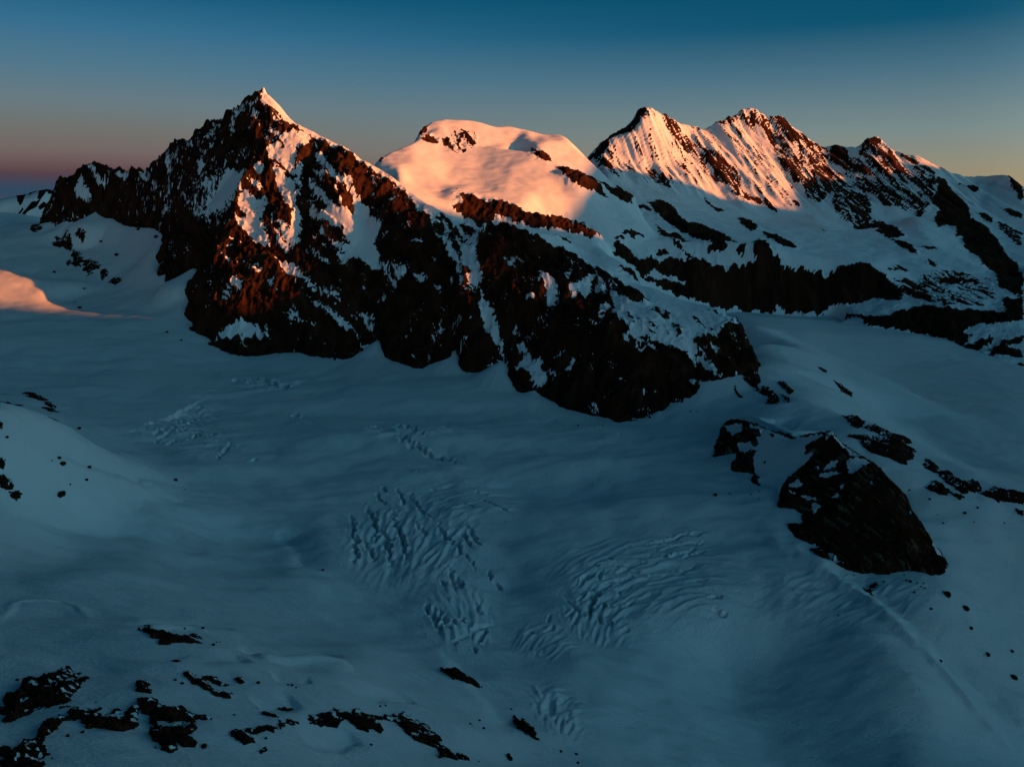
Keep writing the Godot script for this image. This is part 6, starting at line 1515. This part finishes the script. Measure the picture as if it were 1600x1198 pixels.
func roll_snow() -> void:
	wrinkles.hump(-184, 1507, 158, 74, 20)
	wrinkles.hump(-241, 1746, 331, 64, -16)
	wrinkles.hump(29, 1672, 219, 68, -12)
	wrinkles.hump(33, 1235, 186, 71, -16)
	wrinkles.hump(-257, 881, 53, 127, 14)
	wrinkles.hump(-4, 948, 48, 165, -14)
	wrinkles.hump(215, 1148, 142, 66, 15)
	wrinkles.hump(281, 810, 86, 68, -14)
	wrinkles.hump(85, 692, 57, 85, 14)
	wrinkles.hump(-400, 989, 130, 52, -12)
	wrinkles.hump(-139, 620, 38, 115, 10)
	wrinkles.hump(228, 885, 68, 49, 12)
	wrinkles.hump(-391, 1494, 154, 72, 12)
	wrinkles.hump(-800, 1685, 163, 94, -10)
	wrinkles.hump(-425, 717, 51, 100, 10)
	wrinkles.hump(-204, 592, 63, 66, -9)
	wrinkles.hump(-1237, 2079, 303, 111, -14)
	wrinkles.hump(340, 709, 80, 52, -12)
	wrinkles.hump(118, 1346, 142, 49, 10)
	wrinkles.hump(-49, 507, 43, 56, 8)
	wrinkles.hump(568, 905, 64, 68, 10)
	wrinkles.swell(16, 9, [343.6, 1094.7, 379.3, 1053.0, 414.6, 993.4, 450.8, 928.6, 471.9, 847.5, 507.1, 790.6, 540.1, 738.5, 554.4, 708.3])
	wrinkles.swell(22, -7, [442.0, 994.3, 485.5, 910.9, 512.5, 847.0, 556.8, 806.9, 584.2, 758.8])
	wrinkles.swell(12, -5, [-590.8, 914.6, -581.0, 939.7, -567.0, 966.5, -551.5, 993.2, -538.2, 1028.2, -536.3, 1132.1])
	wrinkles.swell(24, -7, [-586.5, 812.7, -537.0, 867.8, -494.9, 903.7, -436.3, 915.0, -386.7, 877.7])
	wrinkles.swell(30, 6, [-564.6, 886.6, -535.6, 974.9, -501.6, 1091.7])
	wrinkles.swell(12, -6, [-225.2, 546.4, -195.7, 551.4, -184.4, 580.9, -162.2, 592.9, -146.3, 600.6])
	wrinkles.swell(16, 6, [-200.2, 528.3, -182.6, 541.7, -159.0, 555.8, -130.3, 571.2])
	wrinkles.swell(8, -3.5, [-171.0, 486.3, -158.7, 494.2, -146.4, 499.4])
	wrinkles.swell(9, -4, [-114.5, 502.2, -102.4, 526.2, -76.9, 548.9])
	wrinkles.swell(10, -4, [-165.2, 435.8, -153.2, 446.2, -144.0, 458.0])
	wrinkles.swell(10, -4, [-129.9, 414.3, -115.2, 426.4, -103.3, 446.9])
	wrinkles.swell(9, -5, [-297.8, 548.7, -292.6, 574.6, -290.7, 613.6, -276.9, 630.3, -255.2, 622.4])
	wrinkles.swell(8, 4, [-287.7, 538.7, -277.0, 555.6, -266.2, 574.4, -248.9, 573.7])
	wrinkles.swell(4, 2, [-395.2, 530.5, -421.6, 589.9, -413.0, 599.1, -393.2, 611.1, -376.4, 601.2, -352.8, 575.5])
	wrinkles.swell(14, -5, [-247.1, 462.7, -240.9, 489.7, -215.9, 498.0, -191.2, 509.3])
	wrinkles.swell(8, 7, [439.1, 1560.0, 493.5, 1449.6, 504.4, 1384.5, 510.4, 1338.1, 534.1, 1349.6, 594.8, 1380.2])
	wrinkles.swell(30, -9, [511.3, 1468.7, 520.8, 1419.7, 536.0, 1403.6])
	wrinkles.swell(20, -6, [-338.3, 1049.0, -286.3, 960.5, -256.8, 880.7])
	wrinkles.swell(18, -5, [-75.8, 738.3, -24.1, 634.7, 0.0, 556.5])


func open_crevasses() -> void:
	wrinkles.crevasse(7, 6, [-251.8, 1106.3, -237.4, 1070.9, -229.4, 1036.9, -222.2, 1009.5, -215.7, 983.7, -209.2, 951.0, -204.7, 919.5])
	wrinkles.crevasse(7, 6, [-238.8, 1163.2, -218.8, 1115.1, -203.9, 1074.7, -196.1, 1031.6, -192.1, 995.9])
	wrinkles.crevasse(7, 6, [-209.5, 1002.4, -194.3, 978.4, -185.8, 955.0, -185.6, 939.1])
	wrinkles.crevasse(7, 6, [-197.2, 1075.4, -179.0, 1015.2, -168.0, 973.8, -163.3, 946.7, -163.4, 927.6])
	wrinkles.crevasse(7, 6, [-191.7, 1133.4, -172.7, 1072.5, -157.7, 1026.6, -147.5, 984.8, -142.9, 957.5, -145.1, 941.9])
	wrinkles.crevasse(6, 4, [-230.4, 1216.3, -213.9, 1182.0, -200.0, 1160.2])
	wrinkles.crevasse(6, 4, [-230.2, 1253.6, -212.1, 1223.5, -201.7, 1212.0])
	wrinkles.crevasse(6, 4, [-199.8, 1242.7, -182.2, 1195.6, -171.9, 1151.1])
	wrinkles.crevasse(6, 4, [-171.8, 1213.9, -141.6, 1136.9, -116.9, 1092.4])
	wrinkles.crevasse(6, 4, [-150.5, 1094.4, -132.5, 1057.0, -123.5, 1035.2])
	wrinkles.crevasse(6, 4, [-115.5, 1097.5, -92.7, 1034.5, -72.0, 1003.0, -54.3, 973.7, -48.5, 945.0])
	wrinkles.crevasse(6, 4, [-78.1, 1067.5, -65.0, 1039.5])
	wrinkles.crevasse(6, 4, [-71.3, 1049.9, -53.2, 1007.1])
	wrinkles.crevasse(6, 4, [-72.2, 1096.4, -55.1, 1047.0, -39.8, 1014.6])
	wrinkles.crevasse(6, 4, [-86.3, 965.8, -79.5, 933.6, -73.8, 906.4, -69.1, 864.2])
	wrinkles.crevasse(6, 4, [-91.0, 910.7, -82.8, 881.5])
	wrinkles.crevasse(6, 4, [-68.5, 921.0, -62.4, 891.3])
	wrinkles.crevasse(6, 4, [-21.7, 938.2, -12.1, 922.4])
	wrinkles.crevasse(6, 4, [-31.1, 965.5, -26.0, 937.6])
	wrinkles.crevasse(5, 2.2, [-202.1, 1321.7, -170.4, 1309.5, -149.3, 1307.2])
	wrinkles.crevasse(5, 2.2, [-149.1, 1242.6, -125.9, 1253.1])
	wrinkles.crevasse(5, 2.2, [-119.8, 1259.7, -97.1, 1254.6])
	wrinkles.crevasse(5, 2.2, [-186.1, 1223.8, -159.7, 1220.7])
	wrinkles.crevasse(5, 2.2, [-127.3, 1199.0, -96.9, 1192.0])
	wrinkles.crevasse(5, 2.2, [-95.0, 1224.2, -70.7, 1216.7])
	wrinkles.crevasse(5, 2.2, [-82.3, 1162.4, -50.4, 1143.2])
	wrinkles.crevasse(5, 2.2, [-68.4, 1213.9, -20.3, 1171.9])
	wrinkles.crevasse(5, 2.2, [-76.8, 1249.4, -21.2, 1228.7])
	wrinkles.crevasse(5, 2.2, [-52.2, 1186.3, 0.6, 1136.4])
	wrinkles.crevasse(5, 4.5, [-92.1, 911.0, -83.2, 883.6])
	wrinkles.crevasse(5, 4.5, [-85.7, 955.1, -76.5, 913.4, -71.9, 877.1])
	wrinkles.crevasse(5, 4.5, [-72.5, 927.9, -68.2, 900.9])
	wrinkles.crevasse(5, 4.5, [-102.0, 839.8, -95.7, 809.2])
	wrinkles.crevasse(5, 4.5, [-94.1, 831.9, -89.1, 791.4])
	wrinkles.crevasse(5, 4.5, [-87.0, 836.4, -85.5, 789.1, -82.9, 772.8])
	wrinkles.crevasse(5, 4.5, [-78.4, 825.6, -77.7, 791.2, -80.5, 766.6])
	wrinkles.crevasse(5, 4.5, [-67.5, 812.2, -68.0, 780.6])
	wrinkles.crevasse(5, 3.5, [-64.3, 742.5, -60.9, 762.2, -53.3, 776.2])
	wrinkles.crevasse(5, 3.5, [-46.4, 769.8, -44.0, 792.4, -37.9, 805.5, -19.5, 820.5])
	wrinkles.crevasse(5, 3.5, [-43.4, 862.3, -35.9, 832.7])
	wrinkles.crevasse(5, 3.5, [-56.1, 823.4, -56.1, 799.1])
	wrinkles.crevasse(5, 3.5, [-29.9, 812.8, -34.7, 782.1, -35.7, 752.8])
	wrinkles.crevasse(5, 3.5, [-41.7, 747.3, -38.1, 730.2])
	wrinkles.crevasse(5, 3.5, [14.3, 797.2, 21.2, 805.9, 30.1, 802.5])
	wrinkles.crevasse(5, 3.5, [40.4, 832.7, 49.0, 851.4])
	wrinkles.crevasse(5, 3.5, [37.8, 807.2, 51.0, 829.5])
	wrinkles.crevasse(9, 8, [128.6, 920.7, 111.7, 901.8, 103.5, 882.4, 100.4, 861.2, 94.8, 839.0])
	wrinkles.crevasse(5, 5, [110.6, 921.0, 124.3, 938.3, 138.4, 931.4, 140.5, 931.5, 164.0, 945.4, 186.3, 949.1, 215.3, 953.3])
	wrinkles.crevasse(5, 5, [138.6, 966.7, 164.0, 974.8, 193.8, 979.9])
	wrinkles.crevasse(5, 5, [174.8, 1001.1, 204.2, 1000.4, 230.1, 1004.8, 250.8, 1016.1, 273.4, 1033.6])
	wrinkles.crevasse(5, 5, [201.9, 1019.8, 227.7, 1027.4, 254.9, 1045.6, 293.1, 1056.8])
	wrinkles.crevasse(5, 5, [155.6, 1027.4, 196.4, 1034.9, 227.1, 1048.7, 254.8, 1067.3, 304.6, 1083.9])
	wrinkles.crevasse(5, 4, [213.8, 962.3, 243.2, 971.1, 256.8, 982.1])
	wrinkles.crevasse(5, 4, [218.6, 927.0, 248.3, 935.4, 263.6, 936.6])
	wrinkles.crevasse(5, 4, [216.2, 915.1, 240.1, 918.3])
	wrinkles.crevasse(5, 4, [246.6, 891.8, 272.1, 902.7])
	wrinkles.crevasse(5, 4, [249.5, 873.2, 277.8, 876.2])
	wrinkles.crevasse(5, 4, [68.8, 879.5, 79.5, 861.5, 90.9, 844.8])
	wrinkles.crevasse(5, 4, [92.9, 935.4, 109.6, 942.0])
	wrinkles.crevasse(5, 4, [80.6, 875.8, 94.8, 898.0])
	wrinkles.crevasse(5, 4, [65.3, 843.6, 80.3, 859.2])
	wrinkles.crevasse(5, 4, [70.3, 831.2, 83.4, 849.5])
	wrinkles.crevasse(5, 4, [105.2, 850.3, 108.8, 835.0])
	wrinkles.crevasse(5, 4, [120.4, 879.1, 112.5, 857.8])
	wrinkles.crevasse(5, 4, [117.7, 839.4, 122.5, 831.0])
	wrinkles.crevasse(5, 4, [131.2, 823.5, 141.7, 830.1])
	wrinkles.crevasse(5, 4, [126.9, 866.2, 144.9, 872.5, 157.9, 885.3])
	wrinkles.crevasse(5, 4, [134.0, 992.8, 141.4, 979.9])
	wrinkles.crevasse(5, 4, [113.0, 923.2, 122.5, 957.0])
	wrinkles.crevasse(5, 4, [87.6, 910.6, 92.5, 931.3, 101.3, 944.6])
	wrinkles.crevasse(5, 4, [136.7, 951.7, 157.1, 957.3, 176.8, 957.9])
	wrinkles.crevasse(5, 4, [107.7, 966.5, 122.8, 963.4])
	wrinkles.crevasse(5, 4, [229.0, 988.0, 256.8, 1012.0, 281.2, 1027.1])
	wrinkles.crevasse(5, 4, [135.9, 896.7, 144.8, 916.2, 160.9, 925.2])
	wrinkles.crevasse(9, 5, [-715.2, 1468.1, -714.7, 1520.7])
	wrinkles.crevasse(9, 5, [-691.2, 1420.4, -698.2, 1494.3])
	wrinkles.crevasse(9, 5, [-669.0, 1411.8, -668.3, 1455.4])
	wrinkles.crevasse(9, 5, [-697.5, 1506.5, -702.1, 1560.2, -715.5, 1667.6])
	wrinkles.crevasse(9, 5, [-748.2, 1584.9, -756.1, 1644.0])
	wrinkles.crevasse(9, 5, [-729.0, 1590.6, -734.2, 1657.8])
	wrinkles.crevasse(9, 5, [-639.6, 1437.6, -644.7, 1487.2, -645.4, 1537.8])
	wrinkles.crevasse(9, 5, [-750.4, 1733.2, -739.1, 1775.6])
	wrinkles.crevasse(9, 5, [-725.1, 1711.6, -719.3, 1746.4])
	wrinkles.crevasse(9, 5, [-762.1, 1527.9, -743.0, 1534.4])
	wrinkles.crevasse(9, 5, [-680.6, 1498.2, -681.1, 1546.1])
	wrinkles.crevasse(9, 5, [-641.1, 1472.6, -632.1, 1498.0])
	wrinkles.crevasse(8, 4, [-522.2, 1284.5, -551.2, 1397.8, -553.7, 1468.8])
	wrinkles.crevasse(8, 4, [-473.0, 1309.5, -476.8, 1352.9])
	wrinkles.crevasse(8, 4, [-616.3, 1482.6, -608.7, 1506.9])
	wrinkles.crevasse(16, 8, [-758.7, 2025.7, -731.1, 2039.8])
	wrinkles.crevasse(16, 8, [-726.4, 2055.1, -657.5, 2034.2])
	wrinkles.crevasse(16, 8, [-669.1, 2008.7, -603.2, 1970.8, -556.9, 1940.6])
	wrinkles.crevasse(16, 8, [-716.9, 2007.3, -696.7, 2014.3])
	wrinkles.crevasse(16, 8, [-530.2, 1756.9, -488.0, 1726.8])
	wrinkles.crevasse(13, 7, [-336.4, 1573.4, -278.7, 1605.7])
	wrinkles.crevasse(13, 7, [-307.2, 1536.1, -212.2, 1529.1, -170.2, 1473.2])
	wrinkles.crevasse(13, 7, [-266.7, 1600.8, -200.6, 1615.5])
	wrinkles.crevasse(13, 7, [-240.0, 1497.7, -156.2, 1405.3, -93.5, 1361.8])
	wrinkles.crevasse(13, 7, [-277.1, 1573.1, -216.9, 1564.7])
	wrinkles.crevasse(13, 7, [-170.3, 1615.5, -127.3, 1550.0])
